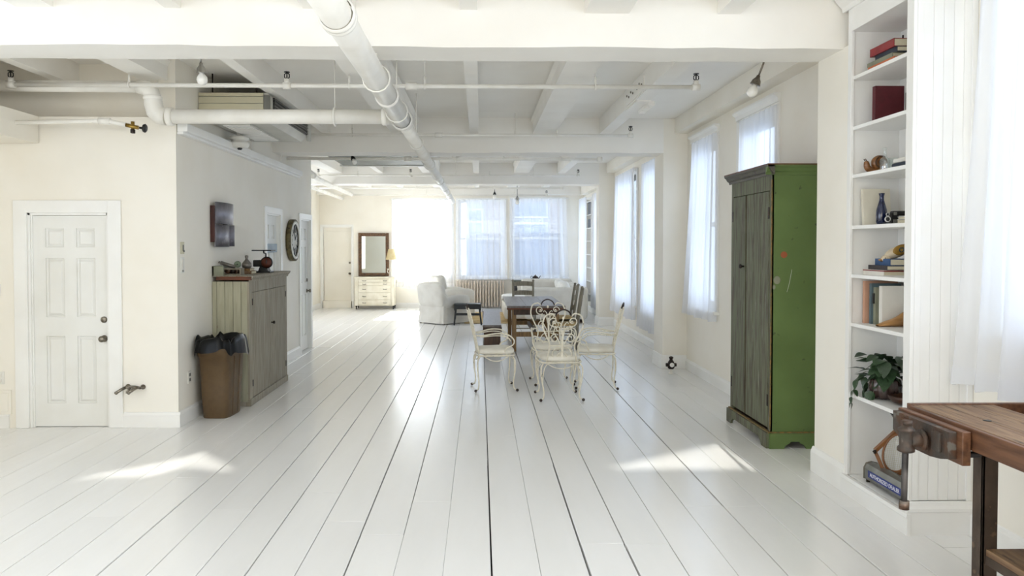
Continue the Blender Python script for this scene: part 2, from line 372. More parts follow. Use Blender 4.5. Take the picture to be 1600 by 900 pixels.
# ceiling with its beams and joists
CEIL = struct('ceiling', MB().box(-5.2, 3.1, 5.4, 21.6, ZC, ZC+.1), 'ceiling_paint')
CEILN = struct('ceiling_near', MB().box(-5.2, 3.15, -3.2, 5.4, 3.66, 3.76), 'ceiling_paint')
def wavy(x0, x1, y0, y1, z0, z1, name, r):
    n = 26; off = [r.uniform(-.006, .006) for _ in range(n+1)]; o2 = [r.uniform(-.004, .004) for _ in range(n+1)]
    mb = MB(); vs = []; fs = []
    for i in range(n+1):
        x = x0+(x1-x0)*i/n; vs += [(x, y0, z0+off[i]), (x, y1, z0+o2[i]), (x, y1, z1), (x, y0, z1)]
    for i in range(n):
        for k in range(4): fs.append((4*i+k, 4*i+(k+1) % 4, 4*i+4+(k+1) % 4, 4*i+4+k))
    fs += [(0, 1, 2, 3), (4*n+3, 4*n+2, 4*n+1, 4*n)]
    return mb.add(vs, fs).build(name, 'ceiling_paint', CEIL)
rb = random.Random(5)
wavy(-5.2, 2.89, 5.38, 5.78, 3.105, 3.75, 'beam', rb)
wavy(-2.87, 2.553, 10.67, 11.1, 3.01, ZC, 'beam', rb)
wavy(-4.45, 2.553, 16.45, 16.9, 3.04, ZC, 'beam', rb)
wavy(-4.45, 2.88, 20.95, 21.3, 3.12, ZC, 'beam', rb)
JO = [(-.14, -.02), (.73, 1.04), (1.66, 1.82), (-1.22, -.86), (-2.17, -2.06), (-3.18, -2.93), (-4.02, -3.90)]
for a, b in JO:
    for y0, y1, zb, zt in ((5.78, 10.67, 3.275, ZC), (11.1, 16.45, 3.27, ZC), (16.9, 20.95, 3.27, ZC), (-3.0, 5.38, 3.36 if a < .5 else 3.34, 3.66)):
        if a < -2.87 and y0 == 11.1: y0 = 13.1
        if a < -2.87 and y0 == 5.78: y1 = 7.6
        bv = .03 if b-a > .2 else 0
        mb = MB().prism([(a, y0, zt), (a-bv, y0, zt-.04), (a, y0, zt-.09), (a, y0, zb), (b, y0, zb), (b, y0, zt-.09), (b+bv, y0, zt-.04), (b, y0, zt)], (0, y1-y0, 0))
        mb.build('joist', 'ceiling_paint', CEIL if y0 > 5 else CEILN)
MB().box(2.71, WR, 5.78, 10.67, 3.28, ZC).build('soffit', 'wall_paint', CEIL)
MB().box(2.71, WR, 11.1, 16.45, 3.28, ZC).build('soffit', 'wall_paint', CEIL)
MB().box(2.75, WR, 16.9, 20.95, 3.1, ZC).build('soffit', 'wall_paint', CEIL)
# flitch plates with bolts and a comb bracket on the joist by the right windows
pl = MB().box(1.645, 1.66, 7.75, 8.65, 3.29, 3.44).build('flitch_plate', 'ceiling_paint', CEIL)
for i in range(8):
    MB().cyl((1.648, 7.82+i*.11, 3.36+.03*(i % 2)), (1.636, 7.82+i*.11, 3.36+.03*(i % 2)), .012, 8).build('bolt', 'nickel', pl)
pl = MB().box(1.67, 1.83, 8.2, 8.8, 3.262, 3.275).build('bearing_plate', 'ceiling_paint', CEIL)
for i in range(8): MB().box(1.80, 1.87, 8.22+i*.07, 8.25+i*.07, 3.22, 3.268).build('tooth', 'ceiling_paint', pl)
# pilasters
for y0, y1, zt in ((5.3, 5.78, 3.11), (10.67, 11.2, ZC), (16.45, 16.85, ZC)):
    MB().box(2.553, WR, y0, y1, 0, zt).build('pilaster', 'wall_paint', WALLR)
    # baseboard of the pilaster: three faces
    b = MB(); prof = [(0, 0), (.022, 0), (.022, .15), (.016, .165), (.008, .185), (0, .19)]
    if y0 > 6: b.sweep(prof, (2.53, y0, 0), (WR, y0, 0), out=(0, -1, 0))
    b.sweep(prof, (2.553, y0-.02, 0), (2.553, y1+.02, 0), out=(-1, 0, 0))
    struct('baseboard_pilaster', b, 'trim_paint')
# baseboards
prof = [(0, 0), (.02, 0), (.02, .115), (.013, .125), (.008, .14), (0, .145)]
struct('baseboard_right', MB().sweep(prof, (WR, 5.78, 0), (WR, 10.67, 0), out=(-1, 0, 0)), 'trim_paint')
struct('baseboard_right_middle', MB().sweep(prof, (WR, 11.2, 0), (WR, 16.45, 0), out=(-1, 0, 0)), 'trim_paint')
struct('baseboard_right_far', MB().sweep(prof, (WR, 16.85, 0), (WR, 21.3, 0), out=(-1, 0, 0)), 'trim_paint')
struct('baseboard_right_near', MB().sweep(prof, (2.93, -3, 0), (2.93, 4.49, 0), out=(-1, 0, 0)), 'trim_paint')
struct('baseboard_left', MB().sweep(prof, (-2.86, 7.31, 0), (-2.86, D2[0]-.1, 0), out=(1, 0, 0)), 'trim_paint')
struct('baseboard_left_middle', MB().sweep(prof, (-2.86, D2[1]+.1, 0), (-2.86, D3[0]-.1, 0), out=(1, 0, 0)), 'trim_paint')
struct('baseboard_front', MB().sweep(prof, (-3.385, 7.31, 0), (-2.84, 7.31, 0), out=(0, -1, 0)), 'trim_paint')
struct('baseboard_front_left', MB().sweep(prof, (-5.0, 7.31, 0), (-4.44, 7.31, 0), out=(0, -1, 0)), 'trim_paint')
struct('baseboard_far', MB().sweep(prof, (-3.44, 21.3, 0), (2.89, 21.3, 0), out=(0, -1, 0)), 'trim_paint')
struct('baseboard_far_left', MB().sweep(prof, (-4.43, 13.1, 0), (-4.43, 21.3, 0), out=(1, 0, 0)), 'trim_paint')

# ------------------------------------------------------------------ doors
def paneldoor(name, T, w, h, knobs, mm='door_paint', plain=False):
    # local frame: u 0..w, v 0..h, depth toward +d ; T maps (u, d, v) to the world
    R = structroot(name); t = .04
    st, mid = .13*w/.75, .12*w/.75
    if plain:
        MB().box(0, w, 0, t, 0, h, .003, T).build('slab', mm, R)
    else:
        us = [0, st, w/2-mid/2, w/2+mid/2, w-st, w]; vs = [0, .11*h, .425*h, .515*h, .825*h, .875*h, .955*h, h]
        vs = [0, .11*h, .43*h, .52*h, .80*h, .85*h, .94*h, h]
        holes = [(us[i], us[i+1], vs[j], vs[j+1]) for i in (1, 3) for j in (1, 3, 5)]
        m = wallmesh('x', 0, t, 0, w, 0, h, holes); m.v = [tuple(T @ Vector(v)) for v in m.v]
        m.build('slab', mm, R)
        for a, b, c, d in holes:
            bv = .035
            p = MB(); z0 = .016
            q = [(a, z0, c), (b, z0, c), (b, z0, d), (a, z0, d)]; q1 = [(a+.012, z0+.008, c+.012), (b-.012, z0+.008, c+.012), (b-.012, z0+.008, d-.012), (a+.012, z0+.008, d-.012)]
            q2 = [(a+bv, .007, c+bv), (b-bv, .007, c+bv), (b-bv, .007, d-bv), (a+bv, .007, d-bv)]
            vv = [T @ Vector(x) for x in q+q1+q2]
            ff = [(i, (i+1) % 4, 4+(i+1) % 4, 4+i) for i in range(4)]+[(4+i, 4+(i+1) % 4, 8+(i+1) % 4, 8+i) for i in range(4)]+[(8, 9, 10, 11)]
            p.add(vv, ff).build('panel', mm, R)
    for u, v, kind in knobs:
        if kind == 'bolt':
            k = MB(); k.lathe([(.03, 0), (.03, .01), (.022, .016), (.0, .018)], T @ Vector((u, 0, v)), 16, T.to_3x3() @ Vector((0, -1, 0))).build('deadbolt', 'nickel', R)
        else:
            k = MB(); k.lathe([(.032, 0), (.032, .008), (.014, .014), (.012, .035), (.026, .045), (.03, .06), (.022, .072), (0, .075)], T @ Vector((u, 0, v)), 16, T.to_3x3() @ Vector((0, -1, 0))).build('knob', 'nickel', R)
    return R
def casing(R, T, w, h, cw=.11, proj=.02, head=None):
    head = head or cw
    for a, b in ((-cw, 0), (w, w+cw)):
        MB().box(a, b, -proj, .0, 0, h+head, .004, T).build('casing', 'trim_paint', R)
    MB().box(-.002, w+.002, -proj, .0, h, h+head, .004, T).build('casing', 'trim_paint', R)
    for a, b in ((-.0, .02), (w-.02, w)): MB().box(a, b, 0, .12, 0, h, 0, T).build('jamb', 'trim_paint', R)
    MB().box(0, w, 0, .12, h-.02, h, 0, T).build('jamb', 'trim_paint', R)
def TF(o, xu, xd, xv=(0, 0, 1)):
    m = Matrix.Identity(4)
    for i, c in enumerate((xu, xd, xv)):
        for r in range(3): m[r][i] = c[r]
    m.translation = Vector(o); return m
Tw = TF((-4.25, 7.31, 0), (1, 0, 0), (0, 1, 0))
R = paneldoor('door_1', TF((-4.23, 7.345, 0.006), (1, 0, 0), (0, 1, 0)), .71, 2.0, [(.665, .835, 'knob'), (.665, 1.015, 'bolt')])
casing(R, Tw, .75, 2.03, .125, .022, .118)
MB().box(-4.25, -4.22, 7.33, 7.345, 0, 2.03).build('stop', 'trim_paint', R)
for i, (D, zt) in enumerate(((D2, 2.16), (D3, 2.15))):
    w = D[1]-D[0]
    # the wall faces +x: u runs along +y, depth toward -x
    R = paneldoor('door_%d' % (i+2), TF((-2.90, D[0]+.02, .01), (0, 1, 0), (-1, 0, 0)), w-.04, zt-.03, [(.05 if i == 0 else w-.1, .96, 'knob')] + ([(w-.1, 1.14, 'bolt')] if i else []))
    casing(R, TF((-2.86, D[0], 0), (0, 1, 0), (-1, 0, 0)), w, zt, .1, .02, .09)
# the far door in its deep recess
R = paneldoor('door_4', TF((-4.33, 21.42, .2), (1, 0, 0), (0, 1, 0)), .76, 1.93, [(.71, .75, 'knob'), (.71, 1.05, 'bolt')], 'wall_paint', True)
MB().box(-4.36, -3.54, 21.3, 21.5, 0, .2).build('threshold', 'wall_paint', R)
MB().box(-4.36, -3.54, 21.40, 21.5, 2.13, 2.25).build('header', 'wall_paint', R)
MB().box(-4.36, -3.54, 21.47, 21.5, .2, 2.14).build('backing', 'wall_paint', R)
casing(R, TF((-4.36, 21.3, 0), (1, 0, 0), (0, 1, 0)), .82, 2.25, .05, .012, .06)

# ------------------------------------------------------------------ windows
def window(n, T, w, z0, z1, dep=.2, cw=.1, crown=True, inner=True, mull=False):
    R = structroot('window_%d' % n); h = z1-z0
    B = lambda a, b, c, d, e, f, nm='frame', ch=.003: MB().box(a, b, c, d, e, f, ch, T).build(nm, 'trim_paint', R)
    # jamb liners, sashes, sill, casing
    B(0, .03, .02, dep, z0, z1); B(w-.03, w, .02, dep, z0, z1); B(.03, w-.03, .02, dep, z1-.03, z1); B(.03, w-.03, .02, dep, z0, z0+.03)
    zm = z0+h*.5
    for k, (a, b, d) in enumerate(((zm-.02, z1-.03, .14), (z0+.03, zm+.03, .10))):
        s = wallmesh('x', d, d+.035, .03, w-.03, a, b, [(.08, w-.08, a+.06, b-.05)]); s.v = [tuple(T @ Vector(v)) for v in s.v]
        so = s.build('sash', 'trim_paint', R)
        MB().box(.08, w-.08, d+.014, d+.020, a+.06, b-.05, 0, T).build('pane', 'pane_glass', so)
    if inner:
        B(-cw, .0, -.022, 0, z0-.02, z1+.05, 'casing'); B(w, w+cw, -.022, 0, z0-.02, z1+.05, 'casing'); B(0, w, -.022, 0, z1, z1+.05, 'casing')
        B(-cw-.03, w+cw+.03, -.06, .02, z0-.04, z0, 'sill', .006)
    if crown:
        m = MB().prism([(-cw, -.022, z1+.05), (-cw, -.03, z1+.05), (-cw, -.035, z1+.09), (-cw, -.07, z1+.115), (-cw, -.07, z1+.135), (-cw, 0, z1+.135), (-cw, 0, z1+.05)], (w+2*cw, 0, 0), T)
        m.build('crown', 'trim_paint', R)
    return R
FarT = lambda x, z=0: TF((x, 21.3, 0), (1, 0, 0), (0, 1, 0))
window(1, FarT(-2.37), 1.55, .82, 3.0, cw=.07, crown=False)
window(2, FarT(-.6), 1.26, .82, 3.0, cw=.07, crown=False)
window(3, FarT(.88), 1.43, .82, 3.03, cw=.07, crown=False)
# right wall faces -x: u runs along +y, depth toward +x
for i, (a, b, c, d) in enumerate(holesR):
    R = window(4+i, TF((WR, a, 0), (0, 1, 0), (1, 0, 0)), b-a, c, d, crown=i < 2)
    MB().box(.03, b-a-.03, .05, .09, d-.14, d-.03, .01, TF((WR, a, 0), (0, 1, 0), (1, 0, 0))).build('roller_blind', 'grey_plastic', R)
window(10, TF((2.93, 1.0, 0), (0, 1, 0), (1, 0, 0)), 3.22, 1.25, 3.3)
window(11, TF((2.93, -1.6, 0), (0, 1, 0), (1, 0, 0)), 2.0, 1.25, 3.3)
window(12, TF((-5.0, -1.4, 0), (0, 1, 0), (-1, 0, 0)), 2.8, .9, 3.3)
window(13, TF((-5.0, 1.8, 0), (0, 1, 0), (-1, 0, 0)), 2.8, .9, 3.3)
PORT = [((-1.6, 21.5, 1.9), (0, -1, 0), 1.55, 2.2), ((.03, 21.5, 1.9), (0, -1, 0), 1.26, 2.2), ((1.6, 21.5, 1.9), (0, -1, 0), 1.43, 2.2)]
for a, b, c, d in holesR: PORT.append(((WR+.2, (a+b)/2, (c+d)/2), (-1, 0, 0), b-a, d-c))
PORT += [((3.13, 2.61, 2.27), (-1, 0, 0), 3.22, 2.05), ((3.13, -.6, 2.27), (-1, 0, 0), 2.0, 2.05), ((-5.18, 0, 2.1), (1, 0, 0), 2.8, 2.4), ((-5.18, 3.2, 2.1), (1, 0, 0), 2.8, 2.4), ((-4.6, 16.6, 1.9), (1, 0, 0), 4.2, 2.0)]
window(14, TF((-4.43, 14.5, 0), (0, 1, 0), (-1, 0, 0)), 4.2, .9, 2.9)  # unseen window, added to let more light into the far bay
RB = structroot('window_15')  # blinds added on solid wall behind the fill lamp, not a window
for i in range(4): MB().box(-4.3+i*1.66, -2.7+i*1.66, -2.99, -2.95, 2.1, 3.2, .01).build('roller_blind', 'white_cover', RB)
for i, (p, d, a, b) in enumerate(PORT): area('sky_portal', p, d, a, b, 1, portal=True)
# ------------------------------------------------------------------ curtains
def curtain(label, axis, pos, t0, t1, b0, b1, zt, zb, folds, amp, group, heavy=False, seed=1, rod=True, sgn=-1):
    r = random.Random(seed); ph = [r.uniform(0, 6.3) for _ in range(4)]; k2 = r.uniform(1.6, 2.4)
    R = thing('curtain', label, 'curtain', ((pos, (t0+t1)/2, zb) if axis == 'y' else ((t0+t1)/2, pos, zb)), group)
    def f(u, v):
        a = t0+(t1-t0)*u; b = b0+(b1-b0)*u; s = v**1.4; c = a+(b-a)*s
        z = zt+(zb-zt)*v+ (.012*sin(u*17+ph[2]) if v == 1 else 0)
        w = amp*(.55+.6*v)*(sin(u*folds*2*pi+ph[0]+.5*sin(v*2.2+ph[3]))+.45*sin(u*folds*k2*2*pi+ph[1]))
        c += .35*amp*sin(u*folds*2*pi+ph[1])
        return (pos+sgn*w, c, z) if axis == 'y' else (c, pos+sgn*w, z)
    cl = MB().grid(f, int(folds*10), 14).build('cloth', 'heavy_sheer' if heavy else 'sheer', R)
    # stitched hem, a doubled strip along the bottom
    def g(u, v): p = Vector(f(u, .955+.043*v)); return p+Vector((sgn*.004, 0, 0) if axis == 'y' else (0, sgn*.004, 0))
    MB().grid(g, int(folds*10), 1).build('hem', 'heavy_sheer', cl)
    if rod:
        e = .06; m = MB()
        p0, p1 = ((pos, t0-e, zt+.005), (pos, t1+e, zt+.005)) if axis == 'y' else ((t0-e, pos, zt+.005), (t1+e, pos, zt+.005))
        m.cyl(p0, p1, .008, 8).build('rod', 'trim_paint', R)
    return R
curtain('sunlit white sheer curtain glowing over the far window beside the mirror', 'x', 21.19, -2.42, -.72, -2.44, -.70, 3.0, .58, 9, .03, 'far wall curtains', seed=2)
curtain('white sheer curtain over the middle far window above the radiator', 'x', 21.19, -.66, .72, -.66, .76, 3.0, .80, 8, .022, 'far wall curtains', seed=3)
curtain('white sheer curtain over the far window behind the teapot', 'x', 21.19, .82, 2.38, .84, 2.46, 3.03, .76, 9, .024, 'far wall curtains', seed=4)
G = 'right wall curtains'
curtain('white sheer curtain hanging behind the top of the green armoire', 'y', 2.84, 7.36, 8.40, 7.38, 8.50, 3.08, .80, 7, .018, G, True, 5)
curtain('white sheer curtain between the green armoire and the pilaster', 'y', 2.82, 9.19, 10.20, 9.25, 10.56, 3.08, .80, 7, .03, G, True, 6)
curtain('floor-length white sheer curtain just past the valve pilaster, partly hidden by it', 'y', 2.80, 11.85, 13.2, 11.8, 13.45, 3.12, .30, 7, .03, G, True, 7)
curtain('long white sheer curtain with flared hem right of the farther pilaster', 'y', 2.80, 13.95, 15.85, 13.9, 16.3, 3.14, .36, 9, .035, G, True, 8)
curtain('white sheer curtain right of the narrow wall shelves at the far end', 'y', 2.76, 17.3, 18.75, 17.2, 18.8, 2.98, .22, 7, .03, G, True, 9)
curtain('white sheer curtain left of the narrow wall shelves at the far end', 'y', 2.72, 19.75, 21.0, 19.65, 21.05, 2.98, .25, 7, .03, G, True, 10)
curtain('broad white sheer curtain beside the bookcase, above the workbench', 'y', 2.82, 3.86, 4.26, 3.80, 4.45, 3.32, .91, 3, .04, G, True, 11)
curtain('white sheer curtain panel at the right edge, over the workbench', 'y', 2.79, 3.1, 3.93, 3.1, 4.02, 3.32, .90, 5, .036, G, True, 12)

# ------------------------------------------------------------------ pipes under the ceiling
def hanger(R, x, y, z, r, zt):
    h = MB().tube([(x+(r+.012)*cos(a), y, z+(r+.012)*sin(a)) for a in [2*pi*i/14 for i in range(14)]], .007, 6, True).build('hanger', 'pipe_paint', R)
    MB().cyl((x, y, z+r), (x, y, zt), .006, 6).build('rod', 'pipe_paint', h)
R = thing('drain_pipe', 'thick white drain pipe running the length of the loft under the beams', 'pipe', (-.745, 4, 2.92))
MB().cyl((-.745, 2.0, 2.92), (-.745, 7.55, 2.92), .083, 24).build('pipe', 'pipe_paint', R)
MB().cyl((-.745, 7.5, 2.92), (-.735, 20.9, 2.92), .066, 20).build('pipe', 'pipe_paint', R)
for y, r, l in ((4.0, .1, .1), (6.15, .096, .05), (7.32, .1, .12), (10.2, .08, .12), (13.2, .08, .12), (15.9, .08, .1), (18.4, .078, .1)):
    MB().lathe([(r-.012, 0), (r, .012), (r, l*.35), (r-.008, l*.4), (r-.008, l*.6), (r, l*.65), (r, l-.012), (r-.012, l)], (-.742, y, 2.92), 24, (0, 1, 0), closed=False).build('coupling', 'pipe_paint', R)
for y in (5.55, 6.9, 9.0, 11.4, 14.2, 17.2): hanger(R, -.742, y, 2.92, .085 if y < 7 else .067, 3.1 if y < 5.8 else ZC)
R = thing('branch_pipe', 'thick white branch pipe crossing below the ceiling unit into the long drain pipe', 'pipe', (-2.9, 7.1, 2.9))
MB().cyl((-2.86, 7.1, 2.90), (-.80, 7.1, 2.905), .066, 22).build('pipe', 'pipe_paint', R)
MB().lathe([(.07, 0), (.084, .01), (.084, .05), (.07, .06)], (-2.86, 7.1, 2.90), 22, (1, 0, 0)).build('coupling', 'pipe_paint', R)
MB().lathe([(.07, 0), (.08, .01), (.08, .04), (.07, .05)], (-.90, 7.1, 2.905), 22, (1, 0, 0)).build('coupling', 'pipe_paint', R)
MB().tube([(-2.86, 7.1, 2.90), (-2.92, 7.1, 2.91), (-2.96, 7.1, 2.95), (-2.98, 7.1, 3.02), (-2.985, 7.1, 3.08), (-3.0, 7.1, 3.13), (-3.05, 7.1, 3.165), (-3.12, 7.1, 3.17)], [.08, .082, .082, .08, .072, .074, .07, .06], 20).build('elbow', 'pipe_paint', R)
MB().cyl((-3.1, 7.1, 3.17), (-4.9, 7.1, 3.175), .052, 18).build('pipe', 'pipe_paint', R)
MB().lathe([(.07, 0), (.082, .01), (.082, .03), (.07, .04)], (-2.985, 7.1, 3.05), 20).build('coupling', 'pipe_paint', R)
for x in (-1.33, ):
    h = MB().tube([(x, 7.1+.078*cos(a), 2.903+.078*sin(a)) for a in [2*pi*i/16 for i in range(16)]], .01, 6, True).build('hanger', 'pipe_paint', R)
    MB().cyl((x, 7.1, 2.97), (x, 7.1, ZC), .006, 6).build('rod', 'pipe_paint', h)
def sprinkler(label, y, x0, x1, z, r, heads, drops, ends=True, tees=()):
    R = thing('sprinkler_pipe', label, 'pipe', (x0, y, z), 'sprinkler lines under the ceiling')
    MB().cyl((x0, y, z), (x1, y, z), r, 12).build('pipe', 'pipe_paint', R)
    for x in tees: MB().cyl((x-.05, y, z), (x+.05, y, z), r*1.7, 12).build('tee', 'pipe_paint', R)
    for x in heads:
        t = MB().cyl((x-.035, y, z), (x+.035, y, z), r*1.6, 12).cyl((x, y, z), (x, y, z+.06), r*1.2, 10).build('tee', 'pipe_paint', R)
        h = MB().tube([(x, y, z+.055), (x-.022, y, z+.075), (x-.022, y, z+.10), (x, y, z+.118)], .005, 6).tube([(x, y, z+.055), (x+.022, y, z+.075), (x+.022, y, z+.10), (x, y, z+.118)], .005, 6)
        h.cyl((x, y, z+.055), (x, y, z+.11), .006, 6).cyl((x, y, z+.118), (x, y, z+.124), .026, 12)
        h.build('sprinkler_head', 'black', t)
    for x in drops:
        h = MB().tube([(x, y+(r+.006)*cos(a), z+(r+.006)*sin(a)) for a in [2*pi*i/10 for i in range(10)]], .006, 6, True).build('hanger', 'pipe_paint', R)
        MB().cyl((x, y, z+r), (x, y, z+.09), .011, 8).cyl((x, y, z+.09), (x, y, ZC if abs(x+.7) > .6 else ZC), .0045, 6).build('rod', 'pipe_paint', h)
    return R
sprinkler('white sprinkler pipe crossing the nearest ceiling bay with three black heads', 7.0, -4.22, 1.95, 3.165, .02, (-4.2, -1.74, 1.97), (-3.15, -1.18, -.5, 1.05), tees=(-.62,))
sprinkler('white sprinkler pipe along the near face of the second ceiling beam', 10.3, -2.45, 2.0, 3.2, .017, (2.02,), (-.98, .47, 1.03, -1.7), tees=(-.55,))
sprinkler('white sprinkler pipe just past the second beam, above the dining set', 11.22, -2.80, 1.74, 2.985, .022, (1.75,), (.35, 1.18, -1.0, -.4), tees=(-1.05, -.3))
sprinkler('thin white sprinkler pipe in front of the third beam', 15.8, -3.4, 2.0, 3.165, .018, (-1.42, 2.02, -3.3), (1.1, .2, -2.5, -.5))
sprinkler('thin white sprinkler pipe in the far bay ahead of the windows', 18.3, -3.8, 2.0, 3.09, .02, (2.0, .33), (-.3, .9, -1.5), tees=(-.9,))
sprinkler('thin white sprinkler pipe closest to the far windows', 20.2, -3.6, 1.75, 3.05, .02, (1.75,), (.9, -1.4))
R = thing('water_pipe', 'thin white water pipe along the door wall ending in a brass valve', 'pipe', (-4.4, 6.9, 2.8))
MB().tube([(-4.9, 6.95, 2.80), (-3.38, 6.95, 2.835), (-3.30, 6.95, 2.83), (-3.16, 6.95, 2.80)], .02, 10).build('pipe', 'pipe_paint', R)
MB().cyl((-3.40, 6.95, 2.836), (-3.30, 6.95, 2.832), .03, 12).build('coupling', 'pipe_paint', R)
v = MB().cyl((-3.17, 6.95, 2.802), (-3.05, 6.95, 2.775), .018, 10).cyl((-3.10, 6.95, 2.76), (-3.10, 6.95, 2.83), .016, 10).build('valve', 'brass', R)
MB().box(-3.115, -3.085, 6.93, 6.97, 2.725, 2.76, .004).build('lever', 'dark_iron', v)
MB().lathe([(.01, 0), (.01, .03), (.035, .035), (.04, .05), (.03, .06), (0, .06)], (-3.04, 6.95, 2.775), 12, (1, 0, -.1)).build('handwheel', 'black', v)
# stubs running back along the corridor wall at the far end
for i, (x, z, y1, r) in enumerate(((-2.95, 3.02, 19.5, .05), (-3.3, 2.95, 20.2, .04))):
    R = thing('heating_pipe', ['fat white pipe leading back from the corridor corner', 'slimmer white pipe leading back low at the corridor corner'][i], 'pipe', (x, 13.2, z))
    MB().tube([(x, 13.15, z), (x-.2, 15, z), (x-.3, y1, z)], r, 12).build('pipe', 'pipe_paint', R)
    MB().cyl((x-.12, 14.2, z), (x-.14, 14.4, z), r*1.3, 12).build('coupling', 'pipe_paint', R)
# white metal raceway high on the corridor wall, and the twin emergency lamp on it
R = thing('cable_raceway', 'long white metal raceway high along the corridor wall', 'raceway', (-2.81, 7.3, 2.79))
MB().box(-2.858, -2.76, 7.33, 9.9, 2.80, 2.88, .008).build('cover', 'trim_paint', R)
MB().box(-2.858, -2.76, 9.91, 12.05, 2.80, 2.88, .008).build('cover', 'trim_paint', R)
MB().box(-2.858, -2.80, 7.33, 12.05, 2.775, 2.80, .004).build('rail', 'trim_paint', R)
for y in (9.5, 10.9): MB().tube([(-2.8, y, 2.88), (-2.8, y+.02, 3.0), (-2.82, y-.1, 3.2), (-2.84, y-.3, 3.4)], .008, 6).build('cable', 'pipe_paint', R)
R = thing('alarm_bell', 'round white alarm bell mounted on the corridor raceway', 'alarm', (-2.72, 8.75, 2.88))
MB().lathe([(.03, -.02), (.10, -.01), (.115, .02), (.115, .045), (.08, .055), (.08, .07), (.115, .08), (.105, .11), (.04, .12)], (-2.72, 8.75, 2.84), 22, (0, 0, 1)).build('bell', 'plate_plastic', R)
MB().cyl((-2.72, 8.75, 2.96), (-2.72, 8.75, 3.05), .02, 10).box(-2.86, -2.6, 8.74, 8.76, 3.02, 3.05).build('bracket', 'pipe_paint', R)
MB().lathe([(.02, -.015), (.03, 0), (.02, .01)], (-2.70, 8.72, 2.815), 10).build('striker', 'black', R)
# ceiling units
R = thing('air_conditioner', 'beige air conditioner hung from the ceiling behind the branch pipe', 'air conditioner', (-2.48, 8.6, 3.0))
MB().prism([(-2.85, 7.9, 3.02), (-2.85, 7.9, 3.275), (-2.16, 7.9, 3.275), (-2.12, 7.9, 3.23), (-2.12, 7.9, 3.08), (-2.2, 7.9, 3.0), (-2.8, 7.9, 3.0)], (0, 1.65, 0)).build('body', 'ac_panel', R)
for z0, z1 in ((3.015, 3.09), (3.095, 3.165), (3.17, 3.235), (3.24, 3.275)):
    MB().box(-2.855, -2.2, 7.885, 7.9, z0, z1, .004).build('end_panel', 'beige_plastic', R)
MB().box(-2.2, -2.13, 7.88, 7.9, 3.03, 3.25, .01).build('end_cap', 'grey_plastic', R)
g = MB().box(-2.135, -2.105, 7.95, 9.5, 3.07, 3.235).build('outlet', 'black', R)
for i in range(5): MB().box(-2.115, -2.095, 7.95, 9.5, 3.08+i*.034, 3.088+i*.034).build('louvre', 'grey_plastic', g)
MB().box(-2.125, -2.08, 9.45, 9.56, 3.0, 3.26, .02).build('end_cap', 'ac_panel', R)
g = MB().box(-2.7, -2.4, 8.1, 9.3, 2.985, 3.0).build('return_grille', 'ac_panel', R)
for i in range(14): MB().box(-2.69, -2.41, 8.13+i*.085, 8.17+i*.085, 2.975, 2.986).build('slat', 'trim_paint', g)
for x in (-2.75, -2.3):
    for y in (8.0, 9.4): MB().cyl((x, y, 3.27), (x, y, ZC), .008, 6).build('hanger_rod', 'dark_iron', R)
R = thing('ceiling_heater', 'flat grey-green heater panel slung behind the second beam', 'heater', (-1.6, 12.0, 3.15))
MB().box(-2.3, -.92, 11.36, 12.9, 3.065, 3.33, .02).build('case', 'green_grey', R)
MB().box(-2.3, -.95, 11.33, 11.36, 3.07, 3.32).build('front_strip', 'grey_plastic', R)
MB().box(-2.34, -.92, 12.9, 12.96, 3.05, 3.075).build('rail', 'trim_paint', R)
for x in (-2.2, -1.05):
    for y in (11.5, 12.8): MB().cyl((x, y, 3.35), (x, y, ZC), .008, 6).build('hanger_rod', 'dark_iron', R)
# bare bulbs
def bulb(label, p, d, metal='nickel', s=1.0, stem=.1, top=None):
    R = thing('bulb_lamp', label, 'lamp', p); d = Vector(d).normalized(); p = Vector(p)
    MB().lathe([(.014*s, 0), (.018*s, .02*s), (.035*s, .045*s), (.042*s, .075*s), (.045*s, .08*s), (.03*s, .08*s)], p, 16, d).build('socket', metal, R)
    MB().lathe([(.018*s, .07*s), (.02*s, .09*s), (.04*s, .115*s), (.046*s, .14*s), (.04*s, .165*s), (.02*s, .182*s), (.0, .186*s)], p, 16, d).build('bulb', 'bulb', R)
    MB().tube([p, p-d*stem*.5] + ([Vector(top)] if top else [p-d*stem]), .008*s, 8).build('stem', metal, R)
bulb('bare bulb in a nickel socket angled from the ceiling by the right windows', (2.29, 6.3, 3.12), (-.35, .15, -1), stem=.2, top=(2.36, 6.24, 3.48))
bulb('white globe bulb under the ceiling joists at upper left', (-2.24, 6.25, 3.19), (0, .2, -1), 'steel', .95, top=(-2.24, 6.23, 3.48))
bulb('small spot bulb clipped below the second beam by the long drain pipe', (-1.86, 11.2, 3.03), (.5, -.3, -1), 'black', .8, top=(-1.9, 11.3, 3.2))
bulb('small black-socketed bulb hanging in front of the middle far window', (.38, 20.0, 3.13), (0, -.2, -1), 'black', 1.0, top=(.38, 20, 3.48))
bulb('globe bulb hanging left of the farthest sprinkler end', (.95, 19.6, 2.99), (0, -.2, -1), 'steel', 1.2, top=(.95, 19.6, 3.48))
